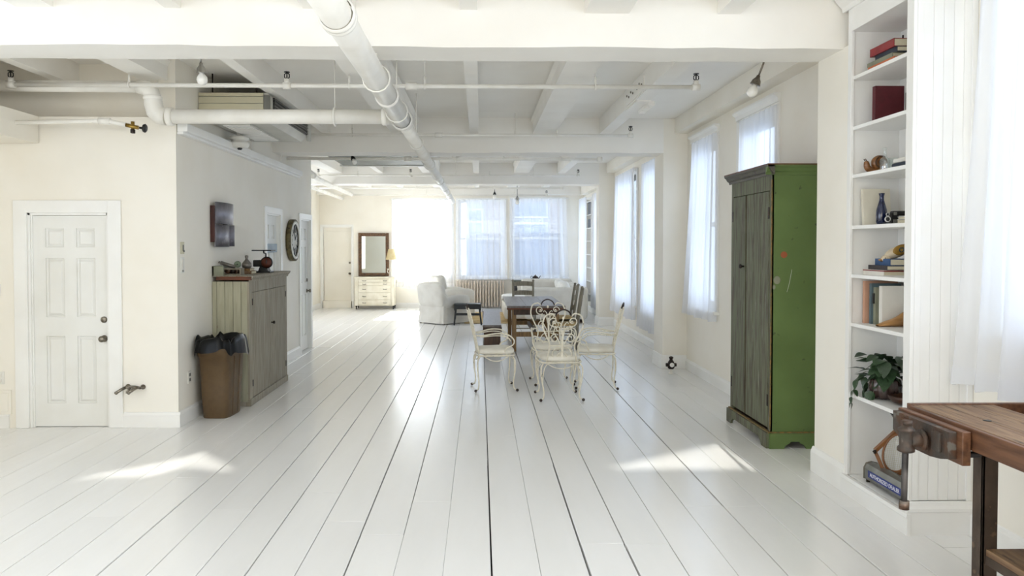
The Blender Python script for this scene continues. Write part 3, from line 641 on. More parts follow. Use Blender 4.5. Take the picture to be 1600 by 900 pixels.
# ------------------------------------------------------------------ what stands outside the far windows
R = thing('brick_building', 'brick building with tall windows seen through the far curtains', 'building', (2, 28, -4))
MB().box(-.5, 7, 28, 34, -4, 14).build('wall', 'facade', R)
rr = random.Random(9)
for x0, x1, zs in ((-.42, .05, ((2.2, 3.0), (.5, 1.35), (-.9, 0), (3.6, 4.4))), (1.25, 2.4, ((.0, 2.5), (2.8, 4.6)))):
    for z0, z1 in zs:
        f = MB().box(x0-.06, x1+.06, 27.93, 28.0, z0-.08, z1+.08).build('window', 'facade_trim', R)
        MB().box(x0, x1, 27.9, 27.935, z0, (z0+z1)/2-.03).build('pane', 'facade_glass', f)
        MB().box(x0, x1, 27.9, 27.935, (z0+z1)/2+.03, z1).build('pane', 'facade_glass', f)
bk = MB()
for xx0, xx1 in ((.22, 1.0), (2.52, 3.1)):
    z = -.6; row = 0
    while z < 4.2:
        x = xx0-(.15 if row % 2 else 0)
        while x < xx1: bk.box(x+.01, x+.29, 27.96, 28.0, z, z+.085); x += .30
        z += .11; row += 1
bk.build('brickwork', 'brick', R)['kind'] = 'stuff'
# ------------------------------------------------------------------ along the left walls
# wall plates
def plate(name, label, T, w, h, mm, slots, cat):
    R = thing(name, label, cat, T.translation)
    MB().box(-w/2, w/2, -.008, 0, -h/2, h/2, .003, T).build('plate', mm, R)
    for (u, v, a, b, m2, d) in slots: MB().box(u-a/2, u+a/2, -.008-d, -.006, v-b/2, v+b/2, 0, T).build('insert', m2, R)
TL = lambda y, z: TF((-2.86, y, z), (0, 1, 0), (-1, 0, 0))
TFr = lambda x, z: TF((x, 7.31, z), (1, 0, 0), (0, 1, 0))
plate('thermostat', 'small beige thermostat on the corridor wall above the light switch', TL(7.43, 1.70), .085, .115, 'beige_plastic', [(.01, 0, .02, .06, 'grey_plastic', .004), (.025, -.03, .02, .02, 'nickel', .006)], 'thermostat')
plate('light_switch', 'white light switch near the corridor corner, below the thermostat', TL(7.43, 1.535), .085, .15, 'plate_plastic', [(0, .01, .04, .10, 'white_card', .006), (0, -.055, .03, .02, 'grey_card', .003)], 'switch')
plate('wall_outlet', 'wall outlet behind the brown trash can', TL(7.58, .43), .075, .12, 'plate_plastic', [(0, .025, .035, .03, 'grey_plastic', .003), (0, -.025, .035, .03, 'grey_plastic', .003)], 'outlet')
plate('wall_outlet', 'white wall outlet left of the panelled door, low on the wall', TFr(-4.525, .475), .08, .12, 'plate_plastic', [(0, .027, .034, .03, 'white_card', .003), (0, -.027, .034, .03, 'white_card', .003)], 'outlet')
R = thing('access_panel', 'small cream wooden access panel at floor level left of the panelled door', 'panel', (-4.55, 7.31, .13))
MB().box(-4.68, -4.42, 7.295, 7.31, .13, .36, .004).build('board', 'wall_paint', R)
MB().box(-4.66, -4.445, 7.288, 7.296, .155, .335, .004).build('raised_field', 'wall_paint', R)
R = thing('light_switch', 'pale wall plate at the left edge beside the panelled door', 'switch', (-4.56, 7.31, 1.3))
MB().box(-4.6, -4.505, 7.302, 7.31, 1.25, 1.36, .003).build('plate', 'plate_plastic', R); MB().box(-4.57, -4.545, 7.296, 7.303, 1.29, 1.325).build('insert', 'white_card', R)
# gas / water cock on the wall
R = thing('wall_valve', 'tarnished double valve tap low on the wall right of the panelled door', 'valve', (-3.27, 7.31, .37))
MB().tube([(-3.35, 7.25, .385), (-3.31, 7.25, .395), (-3.24, 7.25, .395), (-3.19, 7.25, .385)], .013, 10).build('manifold', 'nickel', R)
for x, d in ((-3.36, -.02), (-3.25, -.015)):
    MB().tube([(x+.03, 7.25, .39), (x+.01, 7.22, .378), (x+d, 7.18, .355)], .014, 10).cyl((x+d, 7.18, .355), (x+d-.005, 7.17, .348), .016, 10).build('spout', 'nickel', R)
MB().cyl((-3.285, 7.24, .385), (-3.285, 7.2, .36), .012, 8).box(-3.30, -3.27, 7.19, 7.20, .345, .37).build('lever', 'nickel', R)
MB().lathe([(.024, 0), (.024, .006), (.012, .01), (.012, .05)], (-3.19, 7.31, .385), 12, (0, -1, 0)).build('flange', 'nickel', R)
MB().lathe([(.024, 0), (.024, .006), (.012, .01), (.012, .05)], (-3.33, 7.31, .39), 12, (0, -1, 0)).build('flange', 'nickel', R)
# trash can
R = thing('trash_can', 'brown plastic trash can with a black bag, beside the grey cabinet', 'trash can', (-2.62, 7.86, 0))
TT = Matrix.Translation((-2.635, 7.86, 0)) @ Matrix.Rotation(radians(-4), 4, 'Z')
def canring(t, k=1.0):     # rounded oblong outline, tapered
    w, d = (.135+.035*t)*k, (.20+.045*t)*k; pts = []
    for i in range(40):
        a = 2*pi*i/40; e = 2/5.0; pts.append((math.copysign(abs(cos(a))**e, cos(a))*w, math.copysign(abs(sin(a))**e, sin(a))*d))
    return pts
def loft(mb, rings, cap=True):
    n = len(rings[0]); vs = [p for r in rings for p in r]; fs = [(i*n+k, i*n+(k+1) % n, (i+1)*n+(k+1) % n, (i+1)*n+k) for i in range(len(rings)-1) for k in range(n)]
    if cap: fs.append(list(range(n))[::-1])
    return mb.add(vs, fs, True)
rings = [[TT @ Vector((x, y, z)) for x, y in canring(z/.74, k)] for z, k in ((0, .97), (.01, 1), (.3, 1), (.62, 1), (.622, 1.05), (.735, 1.07), (.745, 1.05), (.742, 1.0), (.35, .96))]
loft(MB(), rings).build('body', 'brown_plastic', R)
for sx in (-1, 1):
    for yy in (-.07, .07): MB().tube([TT @ Vector((sx*(.1345+.035*z/.74), yy, z)) for z in (.02, .3, .61)], .006, 6).build('rib', 'brown_plastic', R)
rb2 = random.Random(4)
def bag(u, v):
    a = 2*pi*u; o = canring(1, 1.0); e = 2/4.5
    x = math.copysign(abs(cos(a))**e, cos(a)); y = math.copysign(abs(sin(a))**e, sin(a))
    lob = .010*sin(a*4+1)+.007*sin(a*9+2)+.004*sin(a*17)
    if v < .3: k, z = .90, .60+.165*v/.3
    elif v < .55: t = (v-.3)/.25; k, z = .92+.22*t+lob*2, .765+.03*sin(t*pi)+lob
    else: t = (v-.55)/.45; k, z = 1.14+.12*t*(.6+.4*sin(a*3+.5))+lob*3, .765-t*(.115+.04*sin(a*2+1)+.025*sin(a*7))
    return TT @ Vector((x*.17*k, y*.245*k, z+lob))
MB().grid(bag, 72, 16).build('bag', 'black_bag', R)
# grey cabinet
R = thing('grey_cabinet', 'weathered grey wooden cabinet with plank doors against the corridor wall', 'cabinet', (-2.66, 9.03, 0))
xb, xf, y0, y1, H = -2.855, -2.465, 8.24, 9.83, 1.34
nb = 4
MB().box(xb, xf, y0+.02, y0+.03, .05, H).build('side_backing', 'grey_wood', R)
MB().box(xb, xb+.045, y0, y0+.03, 0, H, .003).build('side_stile', 'pale_plank', R)
pw = (xf-xb-.045)/nb
for i in range(nb): MB().box(xb+.047+i*pw, xb+.045+(i+1)*pw-.002, y0+.002, y0+.022, .03, H, .003).build('plank', 'pale_plank', R)
MB().box(xb, xf, y1-.03, y1, 0, H).build('side', 'grey_wood', R)
MB().box(xb, xf-.02, y0+.03, y1-.03, .06, .08).build('bottom', 'grey_wood', R)
MB().box(xb, xb+.01, y0+.03, y1-.03, .06, H).build('back', 'grey_wood', R)
MB().box(xf-.02, xf+.002, y0, y0+.10, .0, H, .003).build('stile', 'grey_wood', R)
MB().box(xf-.02, xf+.002, y1-.07, y1, .0, H, .003).build('stile', 'grey_wood', R)
MB().box(xf-.02, xf+.002, y0+.10, y1-.07, 1.22, H, .003).build('rail', 'grey_wood', R)
MB().box(xf-.022, xf+.012, y0-.01, y1+.01, 0, .075, .004).build('plinth', 'grey_wood', R)
MB().box(xb, xf+.012, y0-.012, y0, 0, .05, .003).build('plinth', 'grey_wood', R)
MB().sweep([(0, 0), (.012, 0), (.016, .02), (.04, .045), (.045, .065), (0, .065)], (xf, y0-.01, H-.005), (xf, y1+.03, H-.005), out=(1, 0, 0)).build('cornice', 'grey_wood', R)
MB().box(xb, xf+.045, y0-.008, y1+.03, H+.05, H+.062, .003).build('top', 'grey_wood', R)
ym = (y0+.10+y1-.07)/2
for a, b, kn in ((y0+.104, ym-.012, None), (ym+.006, y1-.074, ym+.04)):
    d = MB().box(xf-.018, xf-.004, a, b, .08, 1.216).build('door', 'grey_wood', R); n = 8; w = (b-a)/n
    for i in range(n): MB().box(xf-.006, xf+.004, a+i*w+.0015, a+(i+1)*w-.0015, .08, 1.216, .003).build('board', 'grey_wood', d)
    for z in (.2, 1.08): MB().box(xf+.003, xf+.008, (a-.012 if kn is None else b-.012), (a+.012 if kn is None else b+.012), z, z+.07).build('hinge', 'dark_iron', d)
    if kn: MB().lathe([(.008, 0), (.008, .02), (.018, .026), (.02, .036), (.012, .044), (0, .045)], (xf+.004, kn-.0, .82), 12, (1, 0, 0)).build('knob', 'dark_iron', d)
MB().box(xb, xb+.02, y0, 8.85, H+.06, H+.165, .004).box(xb, xb+.12, y0, y0+.02, H+.06, H+.165, .004).build('gallery_board', 'sage_cloth', R)
MB().box(xb+.05, xf+.03, y0-.03, y0+.02, H+.015, H+.052, .004).build('edge_strip', 'red_wood', R)
ZT = H+.062
# on the cabinet
R = thing('tool_caddy', 'open wooden caddy holding a roller and spools on the grey cabinet', 'caddy', (-2.70, 8.45, ZT))
cx, cy0 = -2.70, 8.46
for a, b, c, d, e, f in ((-.10, .10, -.07, .07, 0, .012), (-.10, -.088, -.07, .07, .012, .075), (.088, .10, -.07, .07, .012, .075)):
    MB().box(cx+a, cx+b, cy0+c, cy0+d, ZT+e, ZT+f, .002).build('board', 'drift_wood', R)
for yy in (-.065, .065): MB().box(cx-.088, cx+.088, cy0+yy-.004, cy0+yy+.004, ZT+.06, ZT+.075).build('rail', 'drift_wood', R)
for i, x in enumerate((-.05, .0, .05)):
    MB().lathe([(.03, -.03), (.03, -.022), (.014, -.02), (.014, .02), (.03, .022), (.03, .03)], (cx+x, cy0-.01, ZT+.045), 14, (.2*i, 1, 0)).build('spool', ['dark_wood', 'dark_iron', 'dark_wood'][i], R)
R = thing('wooden_roller', 'turned wooden roller leaning on the caddy atop the grey cabinet', 'roller', (-2.76, 8.45, ZT+.1))
MB().cyl((-2.83, 8.44, ZT+.135), (-2.68, 8.46, ZT+.085), .021, 14).cyl((-2.85, 8.437, ZT+.142), (-2.83, 8.44, ZT+.135), .012, 10).build('roller', 'silver_vase', R)
R = thing('wooden_spool', 'round grey-green spool standing on the caddy atop the grey cabinet', 'spool', (-2.665, 8.48, ZT+.12))
MB().lathe([(.034, -.02), (.036, -.015), (.036, .015), (.034, .02), (.012, .02)], (-2.665, 8.50, ZT+.115), 16, (.15, -1, 0)).build('drum', 'cactus', R)
MB().cyl((-2.66, 8.48, ZT+.115), (-2.665, 8.476, ZT+.115), .008, 8).build('hub', 'black', R)
def book(label, x0, x1, y0, y1, z0, z1, cov, spine, group=None, cat='book', T=None, t=.004, pages='paper', loc=None):
    # spine: which face carries the spine: '-x' '+x' '-y' '+y' ; lies along the thin axis found from the sizes
    s = [x1-x0, y1-y0, z1-z0]; k = s.index(min(s))
    R = thing('book', label, cat, ((x0+x1)/2, (y0+y1)/2, z0), group)
    lo = [x0, y0, z0]; hi = [x1, y1, z1]; ax = 'xyz'.index(spine[1]); sg = -1 if spine[0] == '-' else 1
    def bx(l, h): return (l[0], h[0], l[1], h[1], l[2], h[2])
    mb = MB()
    # u-shaped cover as one profile swept along the third axis
    j = 3-k-ax; a0, a1 = (lo[ax], hi[ax]) if sg < 0 else (hi[ax], lo[ax]); dr = 1 if sg < 0 else -1
    pr = [(a0, lo[k]), (a1, lo[k]), (a1, lo[k]+t), (a0+dr*t, lo[k]+t), (a0+dr*t, hi[k]-t), (a1, hi[k]-t), (a1, hi[k]), (a0, hi[k])]
    P = []
    for u, v in pr:
        q = [0, 0, 0]; q[ax] = u; q[k] = v; q[j] = lo[j]; P.append(q)
    D = [0, 0, 0]; D[j] = hi[j]-lo[j]
    mb.prism(P, D, T).build('cover', cov, R)
    l = lo[:]; h = hi[:]; l[k] += t; h[k] -= t; l[j] += .004; h[j] -= .004
    if sg < 0: l[ax] += t; h[ax] -= .004
    else: h[ax] -= t; l[ax] += .004
    MB().box(*bx(l, h), 0, T).build('pages', pages, R)
    return R
book('thick tan book lying under the gourd vase on the grey cabinet', -2.72, -2.58, 8.72, 8.92, ZT, ZT+.035, 'bench_worn', '-y', 'books on the grey cabinet')
book('thinner tan book on top of the thick tan book on the grey cabinet', -2.72, -2.60, 8.73, 8.91, ZT+.035, ZT+.06, 'honey_wood', '-y', 'books on the grey cabinet')
R = thing('gourd_vase', 'grey gourd-shaped vase standing on two books on the grey cabinet', 'vase', (-2.66, 8.8, ZT+.06))
MB().lathe([(.03, 0), (.05, .01), (.056, .035), (.05, .06), (.03, .085), (.017, .10), (.014, .115), (.018, .125), (.02, .135), (.016, .148), (0, .152)], (-2.66, 8.81, ZT+.06), 22).build('body', 'silver_vase', R)
R = thing('kitchen_scale', 'old black kitchen scale with a rusty round dial on the grey cabinet', 'scale', (-2.58, 9.2, ZT))
MB().box(-2.66, -2.48, 9.12, 9.30, ZT, ZT+.018, .004).prism([(-2.63, 9.15, ZT+.018), (-2.51, 9.15, ZT+.018), (-2.53, 9.15, ZT+.07), (-2.61, 9.15, ZT+.07)], (0, .12, 0)).build('base', 'black', R)
d = MB().lathe([(.066, 0), (.07, .01), (.07, .10), (.066, .11)], (-2.55, 9.25, ZT+.12), 26, (.2, -1, 0)).build('housing', 'black', R)
MB().lathe([(.058, 0), (.058, .006), (0, .006)], (-2.528, 9.141, ZT+.12), 26, (.2, -1, 0)).build('dial', 'rust_dial', d)
MB().box(-2.533, -2.523, 9.128, 9.134, ZT+.11, ZT+.165).build('pointer', 'black', d)
MB().box(-2.70, -2.60, 9.18, 9.26, ZT+.07, ZT+.15, .01).build('weight_box', 'black', R)
MB().tube([(-2.55, 9.2, ZT+.18), (-2.55, 9.2, ZT+.225), (-2.575, 9.2, ZT+.235), (-2.575, 9.2, ZT+.258)], .009, 8).build('stem', 'black', R)
MB().box(-2.69, -2.46, 9.10, 9.30, ZT+.258, ZT+.27, .003).build('platform', 'black', R)
# folded metal wall piece
R = thing('metal_wall_sculpture', 'bent grey metal sculpture hung on the corridor wall above the grey cabinet', 'sculpture', (-2.80, 8.6, 1.72))
def bent(y0, y1, z0, z1, sk):
    def f(u, v):
        y = y0+(y1-y0)*u; b = .03*sin(pi*u); return (-2.805+b, y+sk*v, z0+(z1-z0)*v)
    return f
for (a, b, c, d, sk, m) in ((8.22, 8.80, 1.955, 2.19, .01, 'grey_metal'), (8.21, 8.66, 1.71, 1.95, .008, 'grey_metal'), (8.665, 8.81, 1.715, 1.95, .0, 'grey_metal')):
    f = bent(a, b, c, d, sk); f2 = lambda u, v, f=f: tuple(Vector(f(u, v))-Vector((.012, 0, 0)))
    mb = MB().grid(f, 8, 2); mb.grid(f2, 8, 2)
    n = 9; q = 27
    rim = list(range(9))+[17, 26]+list(range(25, 17, -1))+[9]
    for i in range(len(rim)): mb.f.append([rim[i], rim[(i+1) % len(rim)], q+rim[(i+1) % len(rim)], q+rim[i]]); mb.sm.append(False)
    mb.build('plate', m, R)
for y in (8.2, 8.6): MB().box(-2.858, -2.812, y, y+.03, 1.76, 2.15, .004).build('bracket', 'maroon_metal', R)
# clock
R = thing('wall_clock', 'large round openwork clock between the two corridor doors', 'clock', (-2.8, 11.7, 1.5))
cc = Vector((-2.855, 11.66, 1.805)); ax = (1, 0, 0)
ringp = lambda r0, r1, h0, h1: [(r0, h0), (r1, h0), (r1, h1), (r0, h1), (r0, h0)]
MB().lathe(ringp(.275, .315, 0, .07), cc, 48, ax, closed=False).build('rim', 'olive_wood', R)
MB().lathe(ringp(.245, .285, .06, .078), cc, 48, ax, closed=False).build('outer_ring', 'clock_white', R)
MB().lathe(ringp(.10, .12, .05, .06), cc, 36, ax, closed=False).build('inner_ring', 'clock_white', R)
MB().lathe([(0, .0), (.25, .0), (.25, .045), (0, .046)], cc, 40, ax).build('face', 'clock_white', R)
for i in range(12):
    a = 2*pi*i/12; q = lambda r, w: cc+Vector((.055, r*sin(a)+w*cos(a), r*cos(a)-w*sin(a)))
    for w in ((0,) if i % 3 else (-.012, .012)): MB().bar(q(.125, w), q(.24, w*1.3), .007, .008).build('numeral', 'black', R)
MB().bar(cc+Vector((.062, 0, 0)), cc+Vector((.062, .08, .07)), .01, .005).build('hand', 'black', R)
MB().bar(cc+Vector((.066, 0, 0)), cc+Vector((.066, -.05, .15)), .008, .005).build('hand', 'black', R)
# paper note holder on the first corridor door
R = thing('door_pocket', 'pale blue paper pocket on the corridor door behind the scale', 'pocket', (-2.87, 10.7, 1.68))
MB().box(-2.888, -2.870, 10.45, 10.93, 1.63, 1.75, .003).build('sleeve', 'slate_paper' if 'slate_paper' in M else 'grey_card', R)
# ------------------------------------------------------------------ iron chairs
def spiral(c, r0, turns, a0, f, sgn=1, n=16, k=.25):
    return [f(c[0]+r0*(1-(1-k)*t)*cos(a0+sgn*turns*2*pi*t), c[1]+r0*(1-(1-k)*t)*sin(a0+sgn*turns*2*pi*t)) for t in [i/n for i in range(n+1)]]
def bez(p, n=12):
    p = [Vector(q) for q in p]; out = []
    # Catmull-Rom through the points
    P = [p[0]*2-p[1]]+p+[p[-1]*2-p[-2]]
    for i in range(1, len(P)-2):
        for k in range(n):
            t = k/n; a, b, c, d = P[i-1:i+3]
            out.append(.5*((2*b)+(c-a)*t+(2*a-5*b+4*c-d)*t*t+(3*b-a-3*c+d)*t**3))
    out.append(p[-1]); return out
def iron_chair(name, label, group):
    R = thing(name, label, 'chair', (0, 0, 0), group); I = 'ivory_iron'
    def bp(u, v): return Vector((u, -.20-.13*(v/.58)**1.2 if v > 0 else -.20, .43+v))       # the plane of the back, v above seat
    # seat frame and cushion
    fr = [(.215, .21, .425), (.235, 0, .425), (.20, -.20, .425), (0, -.215, .425), (-.20, -.20, .425), (-.235, 0, .425), (-.215, .21, .425), (0, .235, .425)]
    MB().tube(bez(fr+[fr[0]], 5)[:-1], .010, 6, True).build('seat_frame', I, R)
    MB().blob((0, .005, .468), (.235, .225, .042), 4, 28, 10, fn=lambda v: Vector((v.x*(1+.08*v.y/.2), v.y, v.z*(1-.25*(abs(v.x)/.23)**4)))).build('cushion', 'cushion', R)
    for sx in (-1, 1):
        for sy in (-1, 1):
            p = [(sx*.20, sy*.19, .42), (sx*.232, sy*.222, .36), (sx*.225, sy*.222, .24), (sx*.20, sy*.205, .11), (sx*.205, sy*.215, .035), (sx*.235, sy*.245, .02)]
            l = MB().tube(bez(p, 5), .0085, 6)
            p = [(sx*.15, sy*.20, .42), (sx*.195, sy*.215, .36), (sx*.212, sy*.215, .22), (sx*.20, sy*.207, .09)]
            l.tube(bez(p, 4), .006, 6)
            lo = l.build('leg', I, R)
            MB().blob((sx*.237, sy*.247, .017), (.018, .018, .017), 2, 10, 6).build('foot', 'bare_iron', lo)
    for sy in (-1, 1): MB().tube(bez([(-.17, sy*.20, .42), (-.09, sy*.215, .375), (0, sy*.22, .36), (.09, sy*.215, .375), (.17, sy*.20, .42)], 5), .006, 6).build('apron', I, R)
    for sx in (-1, 1): MB().tube(bez([(sx*.215, -.15, .42), (sx*.225, -.07, .375), (sx*.228, 0, .362), (sx*.225, .07, .375), (sx*.215, .15, .42)], 5), .006, 6).build('apron', I, R)
    # back: outer loop, scrolls, splat
    out = [bp(.17, 0), bp(.155, .08), bp(.14, .2), bp(.19, .32), bp(.225, .42), bp(.20, .52), bp(.13, .55), bp(.09, .52)]
    for sx in (-1, 1):
        MB().tube(bez([Vector((sx*q.x, q.y, q.z)) for q in out], 5), .0085, 6).build('back_frame', I, R)
        f = lambda u, v, sx=sx: bp(sx*u, v)
        s = MB().tube(spiral((.105, .46), .06, 1.25, -2.2, f, 1), .006, 6).tube(bez([f(.075, .41), f(.10, .34), f(.06, .28), f(.02, .2)], 5), .006, 6)
        s.build('scroll', I, R)
        MB().tube(spiral((.085, .27), .055, 1.3, 2.2, f, -1), .006, 6).build('scroll', I, R)
        MB().tube(bez([f(.012, .3), f(.03, .38), f(.06, .40), f(.07, .37), f(.05, .355)], 5), .005, 6).build('scroll', I, R)
        MB().tube(bez([f(.01, .34), f(.018, .42), f(.045, .45), f(.06, .435)], 5), .005, 6).build('scroll', I, R)
        MB().tube(bez([f(.02, .17), f(.08, .15), f(.11, .08), f(.07, .03), f(.12, .0)], 5), .006, 6).build('scroll', I, R)
        MB().blob(f(.1, .46), (.012, .010, .012), 2, 8, 6).build('boss', I, R)
        # arm
        arm = [(sx*.165, -.235, .66), (sx*.215, -.15, .665), (sx*.255, 0, .69), (sx*.275, .13, .675), (sx*.275, .20, .615), (sx*.26, .19, .555), (sx*.245, .12, .52), (sx*.235, .10, .47), (sx*.215, .13, .425)]
        a = MB().tube(bez(arm, 6), .0085, 6); a.tube(bez([(sx*.20, -.19, .645), (sx*.245, 0, .665), (sx*.262, .12, .648), (sx*.258, .165, .60)], 6), .006, 6)
        a.build('armrest', I, R)
    MB().tube(bez([bp(-.09, .52), bp(-.06, .57), bp(0, .595), bp(.06, .57), bp(.09, .52)], 6), .0085, 6).build('crest', 'bare_iron', R)
    MB().tube([bp(-.145, .19), bp(.145, .19)], .007, 6).build('cross_bar', I, R)
    MB().bar(bp(0, .0), bp(0, .36), .022, .008).build('splat', I, R)
    MB().tube([bp(.055*cos(a), .06+.05*sin(a)) for a in [2*pi*i/18 for i in range(18)]], .006, 6, True).build('ring', I, R)
    MB().blob(bp(0, .5), (.012, .01, .02), 2, 8, 6).build('finial', I, R)
    return R
GI = 'white iron armchairs'
A = iron_chair('iron_chair', 'white scrolled iron armchair nearest, seen from behind', GI)
ch = [A]
for l in ('white scrolled iron armchair facing forward behind the nearest one', 'white scrolled iron armchair in side view at left, beside the bench', 'white scrolled iron armchair in side view at right, its back toward the windows'):
    c = copy_tree(A); c['label'] = l; ch.append(c)
for c, (x, y, a) in zip(ch, ((.895, 8.68, 3), (.90, 9.62, 184), (.17, 9.24, -84), (1.42, 9.35, 84))):
    c.location = (x, y, 0); c.rotation_euler = (0, 0, radians(a))
# ------------------------------------------------------------------ dining table, bench, ladder-back chairs
R = thing('dining_table', 'long farmhouse dining table with dark plank top and honey trestle legs', 'table', (.9, 13.4, 0))
for i in range(3):
    w = .94/3; MB().box(.43+i*w+.002, .43+(i+1)*w-.002, 12.25, 14.6, .725, .76, .004).build('plank', 'table_top', R)
for y in (12.25, 14.52): MB().box(.43, 1.37, y+.0, y+.08, .70, .724, .003).build('batten', 'red_wood', R)
MB().box(.55, .575, 12.45, 14.4, .60, .72).build('apron', 'dark_wood', R); MB().box(1.225, 1.25, 12.45, 14.4, .60, .72).build('apron', 'dark_wood', R)
MB().box(.55, 1.25, 12.44, 12.465, .60, .72).build('apron', 'dark_wood', R); MB().box(.55, 1.25, 14.385, 14.41, .60, .72).build('apron', 'dark_wood', R)
for x in (.52, 1.215):
    for y in (12.45, 14.33): MB().box(x, x+.07, y, y+.07, 0, .72, .004).build('leg', 'honey_wood', R)
for y in (12.475, 14.355): MB().box(.59, 1.215, y-.012, y+.012, .24, .32, .003).build('stretcher', 'honey_wood', R)
MB().box(.88, .93, 12.48, 14.35, .25, .31, .003).build('stretcher', 'dark_wood', R)
R = thing('bench', 'long dark wooden bench beside the dining table', 'bench', (.2, 13.9, 0))
MB().prism([(.04, 12.28, .415), (.34, 12.28, .415), (.34, 12.28, .45), (.04, 12.28, .45)], (.05, 3.2, 0)).build('seat', 'bench_top', R)
for y in (12.36, 15.35):
    MB().box(.06+(y-12.3)*.015, .33+(y-12.3)*.015, y, y+.035, 0, .415, .003).build('leg', 'dark_wood', R)
MB().box(.05, .075, 12.3, 15.4, .33, .414).build('rail', 'dark_wood', R); MB().box(.325, .35, 12.3, 15.4, .33, .414).build('rail', 'dark_wood', R)
def ladder_chair(label, group):
    R = thing('ladder_back_chair', label, 'chair', (0, 0, 0), group); D = 'drift_wood'
    for sx in (-1, 1):
        MB().tube([(sx*.19, -.19, 0), (sx*.19, -.19, .43), (sx*.20, -.24, .8), (sx*.205, -.275, 1.02)], [.021, .024, .024, .021], 10).build('post', D, R)
        MB().blob((sx*.205, -.277, 1.03), (.025, .025, .022), 2, 10, 6).build('finial', D, R)
        MB().tube([(sx*.21, .2, 0), (sx*.21, .2, .45)], .019, 10).build('leg', D, R)
        for z in (.14, .28): MB().cyl((sx*.2, -.19, z), (sx*.21, .2, z), .011, 8).build('rung', D, R)
    for z in (.12, .26): MB().cyl((-.21, .2, z), (.21, .2, z), .011, 8).build('rung', D, R)
    for v, y in ((.56, -.205), (.74, -.23), (.92, -.258)):
        MB().grid(lambda u, w: (-.195+.39*u, y-.025*sin(pi*u)-.012*w, v+(.08+.015*sin(pi*u))*w), 10, 2).grid(lambda u, w: (-.195+.39*u, y-.012-.025*sin(pi*u)-.012*w, v+(.08+.015*sin(pi*u))*w), 10, 2).build('slat', D, R)
    MB().blob((0, .005, .445), (.22, .215, .022), 5, 24, 8).build('seat', 'rug_wool', R)
    return R
GL = 'grey ladder-back chairs at the dining table'
L1 = ladder_chair('grey ladder-back chair on the window side of the table, nearer one', GL)
L2 = copy_tree(L1); L2['label'] = 'grey ladder-back chair on the window side of the table, farther one'
L3 = copy_tree(L1); L3['label'] = 'grey ladder-back chair at the far head of the table'
for c, (x, y, a) in zip((L1, L2, L3), ((1.40, 12.55, 84), (1.46, 13.75, 91), (.86, 15.05, 180))):
    c.location = (x, y, 0); c.rotation_euler = (0, 0, radians(a))
# ------------------------------------------------------------------ sitting area
R = thing('rug', 'tan woven rug under the sofa and armchairs', 'rug', (.9, 18.2, 0))
MB().box(-.35, 2.2, 16.95, 19.8, .002, .014, .004).build('pile', 'rug_wool', R)
def slip_armchair(label, group):
    R = thing('armchair', label, 'armchair', (0, 0, 0), group); S = 'slipcover'
    # faces +y. skirted body
    def body(u, v):
        a = 2*pi*u; e = 2/7; x = math.copysign(abs(cos(a))**e, cos(a)); y = math.copysign(abs(sin(a))**e, sin(a))
        fl = (1-v)*.035+.008*sin(a*13)*(1-v)*1.2; return ((.40+fl)*x, (.43+fl)*y, .02+.40*v+ .0*u)
    m = MB().grid(body, 64, 6); m.build('skirt', S, R)
    MB().box(-.39, .39, -.42, .42, .06, .40, .03).build('frame', S, R)
    for sx in (-1, 1):
        MB().blob((sx*.345, .02, .47), (.075, .41, .15), 4, 24, 12).build('arm', S, R)
    TB = Matrix.Translation((0, -.36, .40)) @ Matrix.Rotation(radians(10), 4, 'X')
    MB().blob((0, 0, .22), (.40, .085, .28), 4.5, 28, 14, TB).build('back', S, R)
    MB().blob((0, .08, .455), (.27, .36, .075), 4, 24, 10).build('seat_cushion', 'white_cover', R)
    MB().blob((0, .11, .27), (.28, .08, .22), 3, 24, 12, TB).build('back_cushion', S, R)
    for sx in (-1, 1):
        for sy in (-1, 1): MB().box(sx*.36-.02, sx*.36+.02, sy*.39-.02, sy*.39+.02, 0, .06).build('foot', 'dark_wood', R)
    return R
GA = 'slipcovered armchairs'
a1 = slip_armchair('white slipcovered armchair in front, its back turned, beside the black stool', GA)
a2 = copy_tree(a1); a2['label'] = 'white slipcovered armchair behind the front armchair, near the sunlit window'
a1.location = (-.80, 17.25, 0); a1.rotation_euler = (0, 0, radians(-42)); a1.scale = (1, 1, 1.02)
a2.location = (-.66, 18.9, 0); a2.rotation_euler = (0, 0, radians(-72)); a2.scale = (1.05, 1, 1.12)
R = thing('side_stool', 'black wooden tray stool with splayed legs beside the front armchair', 'stool', (-.27, 16.75, 0)); K = 'blackboard_wood'
MB().box(-.56, .02, 16.6, 16.95, .44, .46, .003).build('top', K, R)
for y in (16.6, 16.93): MB().box(-.55, .01, y, y+.02, .35, .442, .003).build('apron', K, R)
for x in (-.56, .0): MB().box(x, x+.02, 16.6, 16.95, .32, .445, .003).build('end', K, R)
for sx in (-.54, .0):
    for y in (16.62, 16.93): MB().bar((sx+(.02 if sx < -.1 else -.02), y, .42), (sx+(-.02 if sx < -.1 else .03), y, 0), .045, .035).build('leg', K, R)
MB().box(-.53, -.01, 16.76, 16.79, .2, .25, .002).build('stretcher', K, R)
R = thing('sofa', 'white slipcovered corner sofa with its back toward the dining table', 'sofa', (1.4, 18.3, 0)); S = 'slipcover'
MB().box(.55, 2.35, 17.15, 19.65, .08, .36, .04).build('base', S, R)
MB().box(1.0, 2.38, 17.0, 17.22, .08, .79, .06).build('near_arm', S, R)
MB().box(1.05, 2.35, 19.45, 19.75, .08, .88, .08).build('far_back', S, R)
MB().box(2.12, 2.42, 17.1, 19.7, .08, .80, .07).build('back', S, R)
MB().blob((1.2, 18.2, .43), (.62, .9, .09), 5, 28, 10).build('seat_cushion', 'white_cover', R)
